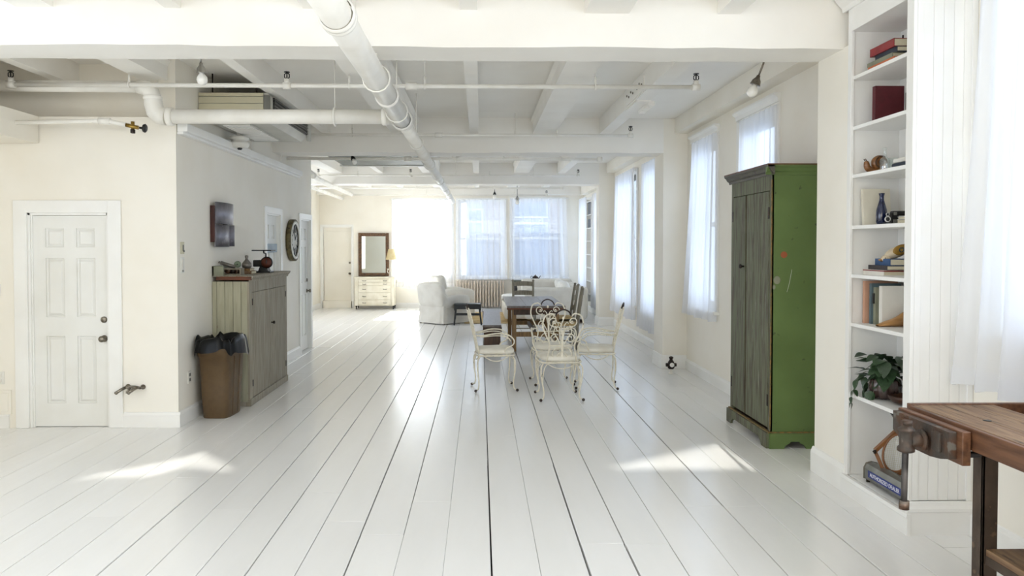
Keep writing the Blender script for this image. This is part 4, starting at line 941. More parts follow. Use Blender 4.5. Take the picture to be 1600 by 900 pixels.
MB().blob((1.0, 19.1, .43), (.47, .42, .09), 5, 28, 10).build('seat_cushion', 'white_cover', R)
for y, t in ((17.75, -.2), (18.4, 0), (19.05, .15)):
    TB = Matrix.Translation((2.0, y, .66)) @ Matrix.Rotation(radians(-16), 4, 'Y') @ Matrix.Rotation(t, 4, 'X')
    MB().blob((0, 0, 0), (.11, .31, .23), 3, 20, 12, TB).build('back_cushion', 'white_cover', R)
for x in (.62, 2.25):
    for y in (17.2, 19.6): MB().box(x, x+.06, y-.03, y+.03, 0, .1).build('foot', 'dark_wood', R)
R = thing('console_table', 'narrow dark grey console table under the far window', 'table', (1.4, 20.8, 0))
MB().box(.86, 2.0, 20.62, 20.98, .765, .795, .004).build('top', 'green_grey', R)
for x in (.95, 1.9):
    for y in (20.66, 20.93): MB().tube([(x, y, 0), (x, y, .35), (x+.02, y, .55), (x, y, .765)], [.02, .025, .04, .03], 8).build('leg', 'grey_iron', R)
MB().box(.9, 1.96, 20.64, 20.66, .68, .765).build('apron', 'green_grey', R)
R = thing('teapot', 'dark metal teapot on the console under the far window', 'teapot', (1.52, 20.8, .795)); p = Vector((1.50, 20.8, .795))
MB().lathe([(.05, 0), (.075, .02), (.085, .05), (.075, .085), (.045, .105), (.03, .108)], p, 20).build('body', 'dark_iron', R)
MB().lathe([(.04, .103), (.035, .118), (.012, .126), (.014, .14), (.0, .15)], p, 16).build('lid', 'dark_iron', R)
MB().tube([p+Vector(q) for q in ((.075, 0, .04), (.11, 0, .06), (.13, 0, .10), (.15, 0, .115))], [.016, .012, .009, .008], 8).build('spout', 'dark_iron', R)
MB().tube([p+Vector(q) for q in ((-.07, 0, .09), (-.10, 0, .11), (-.125, 0, .09), (-.12, 0, .05), (-.08, 0, .03))], .007, 8).build('handle', 'dark_iron', R)
# radiator: one thing, its sections as parts
R = thing('radiator', 'cream cast-iron radiator under the middle far window', 'radiator', (0, 21.1, 0)); src = None
n = 17
for i in range(n):
    x = -.62+i*1.26/(n-1)
    if src is None:
        s = MB()
        for y in (-.07, .0, .07): s.tube([(0, y, .05), (0, y, .74)], .021, 8)
        s.box(-.022, .022, -.09, .09, .70, .76, .015).box(-.022, .022, -.09, .09, .06, .12, .015)
        src = s.build('section', 'radiator_paint', R, local=True); src.location = Vector((x, 21.1, 0))-rootloc(R)
    else: inst(src, R, (x, 21.1, 0))
for x in (-.62, .64): MB().box(x-.02, x+.02, 21.02, 21.18, 0, .07).build('foot', 'radiator_paint', R)
MB().cyl((.66, 21.1, .1), (.8, 21.1, .1), .02, 10).cyl((.8, 21.1, 0), (.8, 21.1, .12), .02, 10).build('feed_pipe', 'radiator_paint', R)
# dresser, mirror, lamp
R = thing('dresser', 'cream painted dresser with drawers and casters below the mirror', 'dresser', (-2.85, 21.05, 0)); P_ = 'dresser_paint'
MB().box(-3.38, -2.32, 20.82, 21.26, .10, .84, .006).build('carcass', P_, R)
MB().box(-3.42, -2.28, 20.78, 21.28, .84, .875, .006).build('top', P_, R)
for z0, z1 in ((.13, .25), (.27, .45), (.47, .64), (.66, .73), (.75, .82)):
    d = MB().box(-3.29, -2.41, 20.803, 20.822, z0, z1, .006).build('drawer', P_, R)
    if z1-z0 > .06:
        for x in (-3.13, -2.57): MB().tube([(x-.05, 20.80, (z0+z1)/2), (x-.04, 20.785, (z0+z1)/2-.012), (x+.04, 20.785, (z0+z1)/2-.012), (x+.05, 20.80, (z0+z1)/2)], .006, 6).build('handle', 'nickel', d)
for x in (-3.36, -2.38): MB().box(x-.02, x+.06, 20.80, 20.84, .10, .84, .004).build('post', P_, R)
for x in (-3.35, -2.35):
    for y in (20.85, 21.2): MB().box(x-.02, x+.02, y-.02, y+.02, .05, .1).cyl((x-.012, y, .027), (x+.012, y, .027), .026, 12).build('caster', 'black', R)
R = thing('wall_mirror', 'rectangular mirror in a carved brown frame standing on the dresser', 'mirror', (-2.93, 21.24, .88))
x0, x1, z0, z1, fw = -3.355, -2.515, .885, 2.075, .09
for a, b, c, d in ((x0, x0+fw, z0, z1), (x1-fw, x1, z0, z1), (x0+fw, x1-fw, z0, z0+fw), (x0+fw, x1-fw, z1-fw, z1)):
    MB().box(a, b, 21.235, 21.285, c, d, .012).build('frame', 'mirror_frame', R)
MB().box(x0+fw-.01, x1-fw+.01, 21.268, 21.276, z0+fw-.01, z1-fw+.01).build('glass', 'mirror', R)
R = thing('table_lamp', 'white candelabra table lamp with a cream shade on the dresser', 'lamp', (-2.44, 21.0, .875)); p = Vector((-2.42, 21.0, .875))
MB().lathe([(.07, 0), (.07, .015), (.03, .03), (.018, .06), (.025, .10), (.015, .14), (.012, .45), (.008, .5)], p, 16).build('base', 'plate_plastic', R)
for sx in (-1, 1): MB().tube(bez([p+Vector((0, 0, .15)), p+Vector((sx*.06, 0, .10)), p+Vector((sx*.11, 0, .14)), p+Vector((sx*.09, 0, .2))], 5), .008, 6).lathe([(.02, 0), (.025, .02), (.012, .022)], p+Vector((sx*.09, 0, .2)), 10).build('arm', 'plate_plastic', R)
MB().lathe([(.15, .47), (.08, .76)], p, 24, closed=False).build('shade', 'lamp_shade', R)
# narrow shelves between the far right windows
R = thing('wall_shelves', 'narrow built-in wall shelves between the two farthest right curtains', 'shelf', (2.8, 19.2, 0))
MB().box(2.86, 2.885, 18.8, 19.6, .3, 2.9).build('back', 'case_paint', R)
for y in (18.8, 19.57): MB().box(2.72, 2.86, y, y+.03, .3, 2.9).build('side', 'case_paint', R)
for i in range(8): MB().box(2.72, 2.86, 18.83, 19.57, .5+i*.33, .525+i*.33).build('shelf', 'case_paint', R)
for z, h in ((2.505, .3), (2.175, .22)):
    o = MB().box(2.74, 2.84, 18.95, 19.45, z, z+h, .01).build('storage_box', 'black'); tag(o, 'black box on the %s of the narrow far wall shelves' % ('upper shelf' if z > 2.3 else 'second shelf from the top'), 'box', 'black boxes on the far wall shelves')
# standpipe valve on the floor
R = thing('floor_valve', 'small rusty shut-off valve rising from a white pipe by the pilaster', 'valve', (2.57, 10.25, 0)); p = Vector((2.57, 10.25, 0))
MB().lathe([(.035, 0), (.035, .01), (.022, .015), (.02, .07)], p, 14).build('pipe', 'pipe_paint', R)
MB().lathe([(.03, .065), (.045, .08), (.05, .12), (.04, .16), (.025, .18), (.02, .2), (.03, .21), (.03, .225), (.012, .235)], p, 14).cyl(p+Vector((-.07, 0, .12)), p+Vector((.07, 0, .12)), .024, 10).build('body', 'dark_iron', R)
MB().cyl(p+Vector((0, -.05, .125)), p+Vector((0, -.056, .125)), .03, 14).build('dial', 'plate_plastic', R)
# ------------------------------------------------------------------ green armoire
R = thing('armoire', 'tall weathered green armoire with plank doors against the right wall', 'armoire', (2.68, 6.97, 0))
ax0, ax1, ay0, ay1, AH = 2.467, 2.885, 6.45, 7.48, 2.32
MB().box(ax0, ax1, ay0, ay0+.025, .1, AH).build('side', 'green_paint', R)
MB().box(ax0, ax1, ay1-.025, ay1, .1, AH).build('side', 'green_paint', R)
MB().box(ax1-.015, ax1, ay0+.025, ay1-.025, .1, AH).build('back', 'dark_wood', R)
MB().box(ax0+.02, ax1-.015, ay0+.025, ay1-.025, .1, .13).build('bottom', 'dark_wood', R)
for a, b in ((ay0, ay0+.045), (ay1-.05, ay1)): MB().box(ax0-.004, ax0+.02, a, b, .1, AH, .003).build('stile', 'weathered_green', R)
MB().box(ax0-.004, ax0+.02, ay0+.045, ay1-.05, 2.19, AH, .003).build('rail', 'weathered_green', R)
MB().box(ax0-.0055, ax0+.003, ay0-.002, ay0+.007, .16, AH-.04).build('worn_corner', 'worn_edge', R)
yk = 7.07
for a, b, nbd, hy in ((ay0+.048, yk-.024, 3, ay0+.05), (yk+.006, ay1-.053, 1, ay1-.05)):
    d = MB().box(ax0, ax0+.018, a, b, .165, 2.185).build('door', 'dark_wood', R); w = (b-a)/nbd
    for i in range(nbd): MB().box(ax0-.008, ax0+.004, a+i*w+.003, a+(i+1)*w-.003, .165, 2.185, .003).build('board', 'weathered_green', d)
    for z in (.35, 1.95): MB().box(ax0-.012, ax0-.006, hy-.014, hy+.014, z, z+.10, .002).build('hinge', 'dark_iron', d)
MB().lathe([(.008, 0), (.009, .02), (.02, .027), (.022, .038), (.012, .046), (0, .047)], (ax0-.008, yk+.04, 1.53), 14, (-1, 0, 0)).build('knob', 'dark_iron', R)
# cornice round three sides
pr = [(0, 0), (.01, 0), (.014, .02), (.03, .03), (.045, .055), (.06, .065), (.06, .08), (0, .08)]
MB().sweep(pr, (ax0, ay0-.06, AH), (ax0, ay1+.06, AH), out=(-1, 0, 0)).build('cornice', 'dark_cornice', R)
MB().sweep(pr, (ax0-.058, ay0, AH), (ax1, ay0, AH), out=(0, -1, 0)).build('cornice', 'green_paint', R)
MB().box(ax0-.062, ax1, ay0-.062, ay1+.06, AH+.08, AH+.09).build('top', 'red_wood', R)
# bracket feet
def bracket(mb, p0, du, L):
    du = Vector(du); o = Vector(p0); th = Vector((0, 0, 1)).cross(du).normalized()*.022
    prof = [(0, 0), (.12, 0), (.14, .03), (.17, .045), (.18, .06), (L-.18, .06), (L-.17, .045), (L-.14, .03), (L-.12, 0), (L, 0), (L, .13), (0, .13)]
    mb.prism([o+du*u+Vector((0, 0, v)) for u, v in prof], th); return mb
bracket(MB(), (ax1, ay0-.012, 0), (-1, 0, 0), ax1-ax0+.016).build('foot_board', 'green_paint', R)
bracket(MB(), (ax0-.016, ay0-.012, 0), (0, 1, 0), ay1-ay0+.02).build('foot_board', 'weathered_green', R)
MB().box(ax0-.016, ax1, ay0-.016, ay0, .125, .14, .003).build('bead', 'worn_edge', R)
MB().box(ax0-.022, ax0, ay0-.016, ay1+.008, .125, .14, .003).build('bead', 'worn_edge', R)
MB().cyl((2.572, ay0-.001, 1.645), (2.572, ay0+.01, 1.645), .028, 20).build('plug', 'rust_spot', R, 'round rust-orange spot')
MB().tube([(2.60+.02*t, ay0-.0005, 1.33+.0+.055*t+.02*t*t) for t in (0, .5, 1, 1.5, 2)], .0011, 5).build('scratch', 'white_card', R)
MB().blob((2.515, ay0, 1.43), (.03, .0012, .035), 2, 12, 6).build('bare_patch', 'sage_cloth', R)
MB().blob((2.49, ay0, 1.37), (.012, .0012, .02), 2, 12, 6).build('bare_patch', 'sage_cloth', R)

# ------------------------------------------------------------------ bookcase
R = thing('bookcase', 'tall white built-in bookcase beside the pilaster', 'bookcase', (2.75, 4.9, 0)); K = 'case_paint'
bx0, bx1, by0, by1 = 2.56, 2.925, 4.49, 5.30
MB().box(bx0, bx1-.03, by1-.035, by1, .13, 3.5).build('side', K, R)
MB().box(bx0, bx1, by0+.03, by0+.065, .13, 3.5).build('side', K, R)
MB().box(bx1-.03, bx1, by0+.065, by1, .13, 3.5).build('back', K, R)
MB().box(bx0-.012, bx0+.01, by1-.05, by1, .13, 3.36, .003).build('stile', K, R)
MB().box(bx0-.012, bx0+.01, by0, by0+.075, .13, 3.36, .003).build('stile', K, R)
MB().box(bx0-.012, bx0+.01, by0+.075, by1-.05, 3.19, 3.36, .003).build('fascia', K, R)
SH = [2.885, 2.54, 2.21, 1.86, 1.525, 1.19, .70]
for z in SH: MB().box(bx0+.005, bx1-.03, by0+.065, by1-.035, z-.025, z, .003).build('shelf', K, R)
MB().box(bx0+.005, bx1-.03, by0+.065, by1-.035, .10, .13, .003).build('bottom', K, R)
MB().box(bx0+.005, bx1-.03, by0+.065, by1-.035, 3.19, 3.21).build('ceiling_board', K, R)
nb = 5; w = (bx1-.012-(bx0+.05))/nb
MB().box(bx0+.011, bx0+.05, by0+.001, by0+.03, .2, 3.36, .003).build('corner_stile', K, R)
for i in range(nb): MB().box(bx0+.0505+i*w, bx0+.0495+(i+1)*w, by0+.006, by0+.03, .2, 3.5, .002).build('beadboard', K, R)
MB().box(bx1-.03, bx1+.004, by0-.006, by0+.01, .2, 3.5, .004).build('corner_bead', K, R)
pr = [(0, 0), (.02, 0), (.02, .135), (.03, .145), (.03, .16), (.012, .175), (.005, .195), (0, .2)]
MB().sweep([(0, 0), (.02, 0), (.02, .10), (.028, .108), (.02, .13), (0, .132)], (bx0-.012, by0-.03, 0), (bx0-.012, by1, 0), out=(-1, 0, 0)).build('base', K, R)
MB().sweep(pr, (bx0-.03, by0-.002, 0), (bx1+.005, by0-.002, 0), out=(0, -1, 0)).build('base', K, R)
MB().box(bx0-.012, bx0+.03, by0, by1, 0, .11).build('base_board', K, R)
MB().sweep([(0, 0), (.012, 0), (.02, .03), (.05, .06), (.08, .10), (.085, .13), (0, .13)], (bx0-.012, by0-.085, 3.345), (bx0-.012, by1+.06, 3.345), out=(-1, 0, 0)).build('cornice', K, R)
MB().cyl((2.893, 5.23, 3.10), (2.893, 5.23, 3.16), .006, 6).build('shelf_pin', 'dark_iron', R)
# books, top shelf
z = SH[0]; G1 = 'books stacked on the top shelf'
for h, cov, a, b, xx, lab in ((.042, 'orange_cloth', 4.86, 5.19, 2.632, 'orange book at the bottom of the top-shelf stack'), (.028, 'sage_cloth', 4.88, 5.20, 2.632, 'grey-green book second from the bottom of the top-shelf stack'), (.034, 'navy_cloth', 4.85, 5.12, 2.645, 'dark blue book under the red book in the top-shelf stack'), (.052, 'red_leather', 4.86, 5.16, 2.63, 'thick red book on top of the top-shelf stack')):
    book(lab, xx, 2.86, a, b, z, z+h, cov, '-x', G1); z += h
G2 = 'books on the second shelf'
book('dark maroon album standing upright on the second shelf', 2.632, 2.825, 5.085, 5.125, SH[1], SH[1]+.245, 'maroon_cloth', '-x', G2)
book('thin red and white book lying on the second shelf in front of the maroon album', 2.635, 2.80, 4.72, 5.03, SH[1], SH[1]+.014, 'red_leather', '-x', G2, t=.003)
R2 = book('grey book with pale checked cover standing at the near end of the second shelf', 2.835, 2.89, 4.93, 5.09, SH[1]+.002, SH[1]+.2, 'grey_card', '-y', G2)
for i in range(4): MB().box(2.845+.006*(i % 2), 2.865+.006*(i % 2), 4.922, 4.931, SH[1]+.03+i*.042, SH[1]+.055+i*.042).build('cover_square', 'white_card', R2)
# third shelf: snail, bottles, small box
z = SH[2]
R = thing('wooden_snail', 'carved wooden snail figurine on the third shelf', 'figurine', (2.68, 5.16, z)); p = Vector((2.68, 5.16, z))
MB().tube(bez([p+Vector(q) for q in ((.07, .0, .012), (.03, 0, .016), (-.03, 0, .02), (-.058, 0, .04), (-.066, 0, .07), (-.07, 0, .082))], 5), [.012+.010*sin(pi*i/25) for i in range(26)], 12).build('body', 'snail_wood', R)
sh = MB().lathe([(.02, -.028), (.045, -.026), (.052, -.012), (.054, 0), (.052, .012), (.045, .026), (.02, .028)], p+Vector((.022, 0, .07)), 28, (0, 1, 0)).build('shell', 'snail_wood', R)
MB().tube([p+Vector((.022+(.046-.034*t)*cos(9*t+1), -.028-.004*t, .07+(.046-.034*t)*sin(9*t+1))) for t in [i/30 for i in range(31)]], .005, 6).build('whorl', 'snail_dark', sh)
MB().cyl(p+Vector((.022, -.027, .07)), p+Vector((.022, -.033, .07)), .014, 12).build('whorl_centre', 'snail_dark', sh)
for d in (-.007, .007): MB().tube([p+Vector((-.068, d, .08)), p+Vector((-.078, d*1.6, .098))], .003, 6).build('horn', 'snail_dark', R)
R = thing('glass_bottle', 'clear glass bottle with a narrow neck in front of the wooden snail', 'bottle', (2.70, 5.09, z))
MB().lathe([(.032, 0), (.034, .006), (.034, .075), (.028, .09), (.012, .105), (.01, .15), (.014, .155), (.014, .165)], (2.70, 5.085, z), 20).build('body', 'clear_glass', R)
R = thing('drinking_glass', 'small clear glass tumbler right of the glass bottle on the third shelf', 'glass', (2.77, 5.12, z))
MB().lathe([(.026, 0), (.03, .004), (.032, .10), (.029, .10), (.026, .012)], (2.775, 5.12, z), 20).build('body', 'clear_glass', R)
R = thing('small_case', 'small dark grey and white case at the near end of the third shelf', 'case', (2.75, 4.9, z))
MB().box(2.68, 2.84, 4.80, 4.97, z, z+.045, .01).build('case', 'navy_cloth', R); MB().box(2.685, 2.83, 4.81, 4.96, z+.045, z+.075, .008).build('lid', 'white_card', R)
# fourth shelf
z = SH[3]; TB = Matrix.Translation((2.7, 5.19, z)) @ Matrix.Rotation(radians(-6), 4, 'X')
book('cream album leaning at the far side of the fourth shelf', -.085, .10, -.012, .02, .002, .25, 'cream_cloth', '-x', None, T=TB)
for o in bpy.data.objects:
    if o.get('label') == 'cream album leaning at the far side of the fourth shelf':
        mv = Vector(o.location)
        for c in ALLCH(o):
            c.data.transform(Matrix.Translation(mv-Vector((2.7, 5.19, z))))
        o.location = (2.7, 5.19, z)
R = thing('blue_vase', 'slender dark blue glazed vase on the fourth shelf', 'vase', (2.685, 5.09, z))
MB().lathe([(.026, 0), (.034, .02), (.036, .06), (.033, .10), (.022, .14), (.015, .165), (.014, .19), (.018, .205), (.019, .212), (.012, .212)], (2.685, 5.09, z), 24).build('body', 'blue_glaze', R)
R = thing('film_camera', 'old black movie camera lying beside the blue vase', 'camera', (2.69, 4.98, z))
MB().box(2.675, 2.73, 4.955, 5.02, z, z+.075, .006).box(2.69, 2.80, 4.95, 5.0, z+.058, z+.088, .008).build('body', 'black', R)
for zz, rr in ((.035, .02), (.066, .012)):
    l = MB().lathe([(rr, 0), (rr, .02), (rr*.8, .022), (rr*.6, .012)], (2.678, 4.985, z+zz), 16, (-.75, -.66, 0)).build('lens', 'steel', R)
    MB().lathe([(rr*.62, .0), (rr*.62, .018), (0, .019)], (2.678, 4.985, z+zz), 16, (-.75, -.66, 0)).build('lens_glass', 'black', l)
MB().box(2.69, 2.715, 4.950, 4.956, z+.008, z+.032, .002).build('latch', 'grey_plastic', R)
MB().box(2.69, 2.712, 4.945, 4.951, z+.06, z+.08, .002).build('finder', 'grey_plastic', R)
book('grey-white book lying at the near end of the fourth shelf', 2.70, 2.86, 4.72, 4.93, z, z+.03, 'grey_card', '-y')
book('thin white book on top of the grey-white book on the fourth shelf', 2.70, 2.86, 4.73, 4.92, z+.03, z+.048, 'white_card', '-y')
# fifth shelf
z = SH[4]; G5 = 'books stacked on the fifth shelf'
for h, cov, xx, a, b, lab in ((.036, 'white_card', 2.625, 4.94, 5.21, 'white book with a red edge at the bottom of the fifth-shelf stack'), (.03, 'dark_book', 2.64, 4.93, 5.17, 'dark brown book in the middle of the fifth-shelf stack'), (.044, 'blue_cloth', 2.66, 4.93, 5.12, 'blue book on top of the fifth-shelf stack')):
    r = book(lab, xx, 2.87, a, b, z, z+h, cov, '-x', G5)
    if cov == 'white_card': MB().box(xx-.001, 2.868, a-.001, b+.001, z+h-.009, z+h-.002).build('red_band', 'red_leather', r)
    z += h
R = thing('painted_bird', 'painted wooden bird with a gold flowered wing on the blue book', 'figurine', (2.74, 5.03, z)); p = Vector((2.74, 5.03, z))
Tb = Matrix.Translation(p+Vector((.02, 0, .045))) @ Matrix.Rotation(radians(-22), 4, 'Y')
MB().blob((0, 0, 0), (.085, .038, .036), 2.2, 22, 12, Tb).build('body', 'bird_cream', R)
MB().blob((-.085, 0, -.012), (.035, .026, .024), 2, 16, 10, Tb).build('head', 'bird_cream', R)
MB().lathe([(.012, 0), (.006, .018), (0, .03)], Tb @ Vector((-.112, 0, -.014)), 10, (-1, 0, .1)).build('beak', 'last_wood', R)
MB().blob((-.098, -.021, -.004), (.004, .003, .004), 2, 8, 6, Tb).build('eye', 'black', R)
w = MB().blob((.012, -.030, .010), (.055, .014, .034), 2, 20, 10, Tb).build('wing', 'bird_gold', R)
for i in range(8):
    a = i*pi/4; MB().blob((.012+.015*cos(a), -.043, .010+.013*sin(a)), (.0055, .003, .0055), 2, 8, 6, Tb).build('petal', 'bird_teal', w)
MB().blob((.1, 0, .012), (.06, .03, .02), 2.4, 14, 8, Tb).build('tail', 'bird_teal', R)
# sixth shelf
z = SH[5]; G6 = 'upright books on the sixth shelf'
book('pink-brown slipcase book standing at the far left of the sixth shelf', 2.632, 2.86, 5.195, 5.225, z, z+.29, 'pink_card', '-x', G6)
book('pale slate book beside the pink-brown slipcase', 2.655, 2.86, 5.155, 5.18, z, z+.275, 'slate_cloth', '-x', G6)
book('grey-green folder with a dark tab beside the slate book', 2.665, 2.85, 5.115, 5.145, z, z+.25, 'sage_cloth', '-x', G6)
book('large cream binder standing in front on the sixth shelf', 2.675, 2.87, 5.05, 5.09, z, z+.262, 'white_card', '-x', G6)
MB().box(2.655, 2.664, 5.125, 5.138, z+.14, z+.21).build('tab', 'black', [o for o in bpy.data.objects if o.get('label') == 'grey-green folder with a dark tab beside the slate book'][0])
R = thing('shoe_last', 'wooden shoe last lying on the sixth shelf in front of the binder', 'shoe last', (2.7, 5.0, z)); p = Vector((2.725, 4.985, z))
def last(u, v):
    # u along the foot (toe to heel), v around
    x = -.115+.23*u; wd = .012+.034*sin(pi*min(1, u*1.15+.08))**.8*(1-.25*u)+(.012 if u > .8 else 0); hh = .006+.016*min(1, u*3)+.05*max(0, (u-.35)/.65)**1.3
    if u > .93: hh *= 1-.3*(u-.93)/.07
    a = 2*pi*v; return p+Vector((x, wd*cos(a), hh+hh*.98*sin(a)))
m = MB().grid(last, 22, 14); m.build('last', 'last_wood', R)
MB().cyl(p+Vector((.09, 0, .10)), p+Vector((.09, 0, .125)), .010, 10).build('pin', 'dark_iron', R)
MB().blob(p+Vector((.085, -.012, .028)), (.032, .03, .028), 2.4, 16, 10).build('heel_block', 'snail_wood', R)
# seventh shelf: plant and bowl
z = SH[6]
R = thing('potted_plant', 'leafy green plant in a dark ribbed pot on the lower shelf', 'plant', (2.72, 5.05, z)); p = Vector((2.705, 5.06, z))
MB().lathe([(.06, 0), (.082, .012), (.095, .045), (.098, .085), (.09, .125), (.084, .135), (.078, .132), (.08, .1)], p, 64, rib=.07, nrib=16).build('pot', 'pot_glaze', R)
MB().cyl(p+Vector((0, 0, .10)), p+Vector((0, 0, .12)), .078, 16).build('soil', 'subfloor', R)
def leafmesh(u, v):
    w = .5*sin(pi*u**.75)**.9*(1-.25*u); s = (v-.5)*2
    return Vector((u, s*w*.78, .12*s*s*w-.22*u*u+.03*sin(6*u)*abs(s)))
lm = MB().grid(leafmesh, 8, 4); lm.v = [tuple(Vector(v)) for v in lm.v]
rl = random.Random(21); src = None
spots = []
for i in range(58):
    a = rl.uniform(0, 2*pi); e = rl.uniform(-.2, 1.2); r = rl.uniform(.03, .12)
    spots.append((p+Vector((r*cos(a)*1.05, r*sin(a)*.8, .15+.17*sin(max(e, 0))*rl.uniform(.5, 1))), a+rl.uniform(-.6, .6), rl.uniform(-.3, .8), rl.uniform(.085, .125)))
for i in range(9): spots.append((p+Vector((-.10-.012*rl.random(), .05-.02*i*.5+rl.uniform(-.03, .03), .13-.012*i+rl.uniform(-.02, .03))), pi+rl.uniform(-.8, .8), rl.uniform(.5, 1.3), rl.uniform(.06, .09)))
for q, a, e, sc in spots:
    if q.y > 5.2: q.y = 5.2
    if q.x > 2.84: q.x = 2.84
    if src is None: src = lm.build('leaf', 'leaf', R, local=True); o = src
    else: o = inst(src, R, q)
    o.location = q-rootloc(R); o.rotation_euler = (rl.uniform(-.4, .4), e, a); o.scale = (sc, sc, sc)
vine = [p+Vector(q) for q in ((-.05, 0, .14), (-.10, .06, .17), (-.135, .10, .11), (-.155, .11, .04), (-.165, .115, -.01), (-.17, .115, -.05))]
MB().tube(bez(vine, 5), .002, 5).build('stem', 'stem', R)
for q, a, e, sc in ((vine[2], 3.6, .9, .075), (vine[3], 2.2, 1.0, .06), (vine[3], 5.2, .8, .055), (vine[4], 3.4, 1.2, .05), (vine[5], 2.6, 1.1, .04), (vine[5], 5.4, 1.3, .045)):
    o = inst(src, R, q, (rl.uniform(-.4, .4), e, a), (sc, sc, sc))
for i in range(7):
    a = i*.9; MB().tube([p+Vector((0, 0, .11)), p+Vector((.05*cos(a), .04*sin(a), .19)), p+Vector((.09*cos(a), .07*sin(a), .22))], .0025, 5).build('stem', 'stem', R)
R = thing('wooden_bowl', 'dark wooden bowl at the near end of the plant shelf', 'bowl', (2.75, 4.88, z))
MB().lathe([(.04, 0), (.07, .008), (.10, .035), (.105, .055), (.10, .055), (.065, .018), (.0, .012)], (2.74, 4.87, z), 28).build('body', 'bowl_wood', R)
# bottom: racket in its press, metal sign case
R = thing('racket_press', 'wooden racket press with a strung racket on the bottom of the bookcase', 'racket', (2.78, 4.98, .13)); yb = 5.0
Q = [Vector(q) for q in ((2.612, yb, .355), (2.745, yb, .50), (2.90, yb-.16, .36), (2.69, yb-.02, .14))]
Q = [Vector((2.612, 5.0, .365)), Vector((2.752, 4.98, .51)), Vector((2.862, 4.90, .36)), Vector((2.69, 4.97, .165))]
for i in range(4): MB().bar(Q[i], Q[(i+1) % 4], .034, .022, .003).build('press_bar', 'racket_wood', R)
for q in Q[:2]: MB().cyl(q+Vector((-.02, -.02, 0)), q+Vector((.02, .02, 0)), .006, 8).box(q.x-.02, q.x-.005, q.y-.03, q.y-.02, q.z-.012, q.z+.012).build('wing_nut', 'dark_iron', R)
cen = (Q[0]+Q[2])/2+Vector((0, 0, .0)); e1 = (Q[2]-Q[0]).normalized(); e2 = (Q[1]-Q[3]).normalized()
hp = [cen+e1*.085*cos(a)+e2*.125*sin(a) for a in [2*pi*i/28 for i in range(28)]]
MB().tube(hp, .008, 8, True).build('hoop', 'racket_wood', R)
st = MB()
for i in range(-6, 7):
    t = i/7; h = .125*sqrt(1-t*t); st.cyl(cen+e1*.085*t-e2*h, cen+e1*.085*t+e2*h, .0012, 4)
for i in range(-9, 10):
    t = i/10; h = .085*sqrt(1-t*t); st.cyl(cen+e2*.125*t-e1*h, cen+e2*.125*t+e1*h, .0012, 4)
so = st.build('strings', 'string', R); so['kind'] = 'stuff'
R = thing('folded_press', 'dark triangular press corner leaning above the racket', 'press', (2.8, 5.0, .5))
MB().prism([(2.70, 5.09, .685), (2.88, 5.09, .69), (2.88, 5.09, .50), (2.82, 5.09, .52)], (0, .02, 0)).build('board', 'black', R)
MB().bar((2.83, 5.08, .52), (2.84, 5.02, .13), .02, .015).build('strut', 'racket_wood', R)
R = thing('sign_case', 'grey metal sign case with a blue lettered strip on the bottom of the bookcase', 'sign', (2.64, 4.87, .13))
MB().prism([(2.60, 4.62, .15), (2.60, 4.62, .22), (2.615, 4.62, .25), (2.65, 4.62, .26), (2.69, 4.62, .25), (2.69, 4.62, .15)], (0, .49, 0)).build('case', 'sign_metal', R)
MB().box(2.5965, 2.601, 4.64, 5.06, .172, .218, .002).build('strip', 'sign_blue', R)
MB().prism([(2.598, 5.11, .148), (2.598, 5.11, .222), (2.614, 5.11, .253), (2.65, 5.11, .263), (2.692, 5.11, .252), (2.692, 5.11, .148)], (0, .012, 0)).build('end_plate', 'nickel', R)
for y in (4.66, 5.09): MB().cyl((2.615, y, .13), (2.615, y, .152), .012, 10).build('foot', 'dark_iron', R)
fc = bpy.data.curves.new('lettering', 'FONT'); fc.body = 'AUTHORIZED DEALER'; fc.size = .042; fc.extrude = .0008; fc.align_x = 'CENTER'; fc.align_y = 'CENTER'
fo = bpy.data.objects.new('lettering_curve', fc); COL.objects.link(fo); bpy.context.view_layer.update()
me = bpy.data.meshes.new_from_object(fo.evaluated_get(bpy.context.evaluated_depsgraph_get())); bpy.data.objects.remove(fo)
me.materials.clear(); me.materials.append(M['sign_white'])
lt = TF((2.5955, 4.85, .195), (0, -1, 0), (0, 0, 1), (-1, 0, 0)); me.transform(lt @ Matrix.Diagonal((.85, .85, 1, 1))); me.transform(Matrix.Translation(-rootloc(R)))
o = bpy.data.objects.new('lettering', me); COL.objects.link(o); o.parent = R

# ------------------------------------------------------------------ workbench
R = thing('workbench', 'old wooden workbench with iron legs in the right foreground', 'workbench', (2.5, 2.6, 0))
x0, x1, y0, y1, zt = 2.16, 2.80, 1.3, 3.83, .92
for i, (a, b) in enumerate(((x0+.02, x0+.16), (x0+.161, x0+.30), (x0+.301, x0+.43))): MB().box(a, b, y0, y1-.03, zt-.085, zt, .003).build('plank', 'bench_worn', R)
MB().box(x0-.005, x0+.019, y0, y1-.03, zt-.10, zt-.001, .004).build('edge_board', 'bench_side', R)
MB().box(x0, x1, y1-.029, y1, zt-.10, zt+.006, .004).build('end_board', 'bench_side', R)
MB().box(x0+.431, x1-.03, y0, y1-.03, zt-.085, zt-.06).build('tray_floor', 'bench_side', R)
MB().box(x1-.029, x1, y0, y1-.03, zt-.10, zt+.006, .004).build('back_rail', 'bench_side', R)
for x, y in ((2.32, 3.45), (2.30, 3.15), (2.30, 2.75), (2.45, 3.1)): MB().lathe([(.018, 0), (.018, .0015), (0, .0015)], (x, y, zt), 14).build('dog_hole', 'black', R)
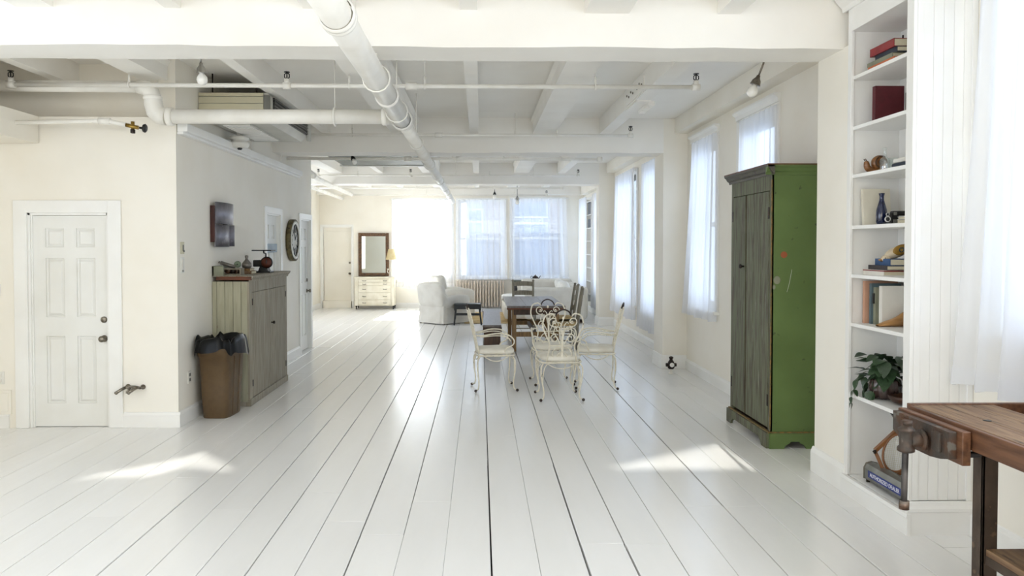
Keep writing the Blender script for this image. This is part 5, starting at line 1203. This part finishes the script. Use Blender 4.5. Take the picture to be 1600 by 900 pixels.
for x in (x0+.07, x1-.12):
    for y in (3.34, 1.5):
        MB().box(x, x+.012, y, y+.07, 0, zt-.10, .002).box(x, x+.07, y+.0, y+.012, 0, zt-.10, .002).build('leg', 'brown_iron', R)
for y in (3.36, 1.52): MB().box(x0+.07, x1-.05, y, y+.05, zt-.125, zt-.10, .002).build('cross_rail', 'grey_iron', R)
MB().box(x0+.085, x1-.05, 1.52, 3.335, .345, .375, .003).build('lower_shelf', 'bench_worn', R)
for x in (x0+.085, x1-.09): MB().box(x, x+.03, 1.575, 3.338, .305, .345).build('shelf_rail', 'brown_iron', R)
v = thing('bench_vise', 'rusty iron vise with a hanging bar handle on the workbench corner', 'vise', (2.08, 3.55, .8))
MB().prism([(2.075, 3.34, .775), (2.075, 3.34, .895), (2.075, 3.80, .895), (2.075, 3.80, .80), (2.075, 3.72, .765), (2.075, 3.60, .75), (2.075, 3.48, .75), (2.075, 3.40, .76)], (.035, 0, 0)).build('front_jaw', 'rusty_iron', v)
MB().box(2.111, 2.15, 3.3, 3.82, .755, .905, .004).build('jaw_cheek', 'bench_side', v)
for y in (3.42, 3.68): MB().box(2.06, 2.08, y-.03, y+.03, .79, .88, .006).build('rib', 'rusty_iron', v)
MB().cyl((2.0, 3.52, .815), (2.08, 3.52, .815), .032, 16).lathe([(.05, 0), (.05, .012), (.036, .02)], (2.05, 3.52, .815), 16, (1, 0, 0)).build('screw_boss', 'rusty_iron', v)
MB().lathe([(.03, -.06), (.038, -.055), (.038, -.04), (.03, -.03), (.03, .03), (.036, .04), (.036, .05), (.022, .055), (.022, .085), (.015, .088)], (1.985, 3.52, .82), 16).build('collar', 'rusty_iron', v)
MB().cyl((1.985, 3.52, .90), (1.972, 3.51, .50), .014, 14).build('handle', 'grey_iron', v)
for a, b in ((.89, .91), (.495, .535)): MB().cyl((1.9735 if b < .6 else 1.9855, 3.51, a), (1.974 if b < .6 else 1.9855, 3.51, b), .022, 14).build('end_cap', 'rusty_iron', v)
for y in (3.36, 3.66): MB().cyl((2.11, y, .79), (2.5, y, .79), .014, 10).build('guide_rod', 'grey_iron', v)
MB().cyl((2.11, 3.52, .80), (2.5, 3.52, .80), .018, 10).build('screw', 'grey_iron', v)
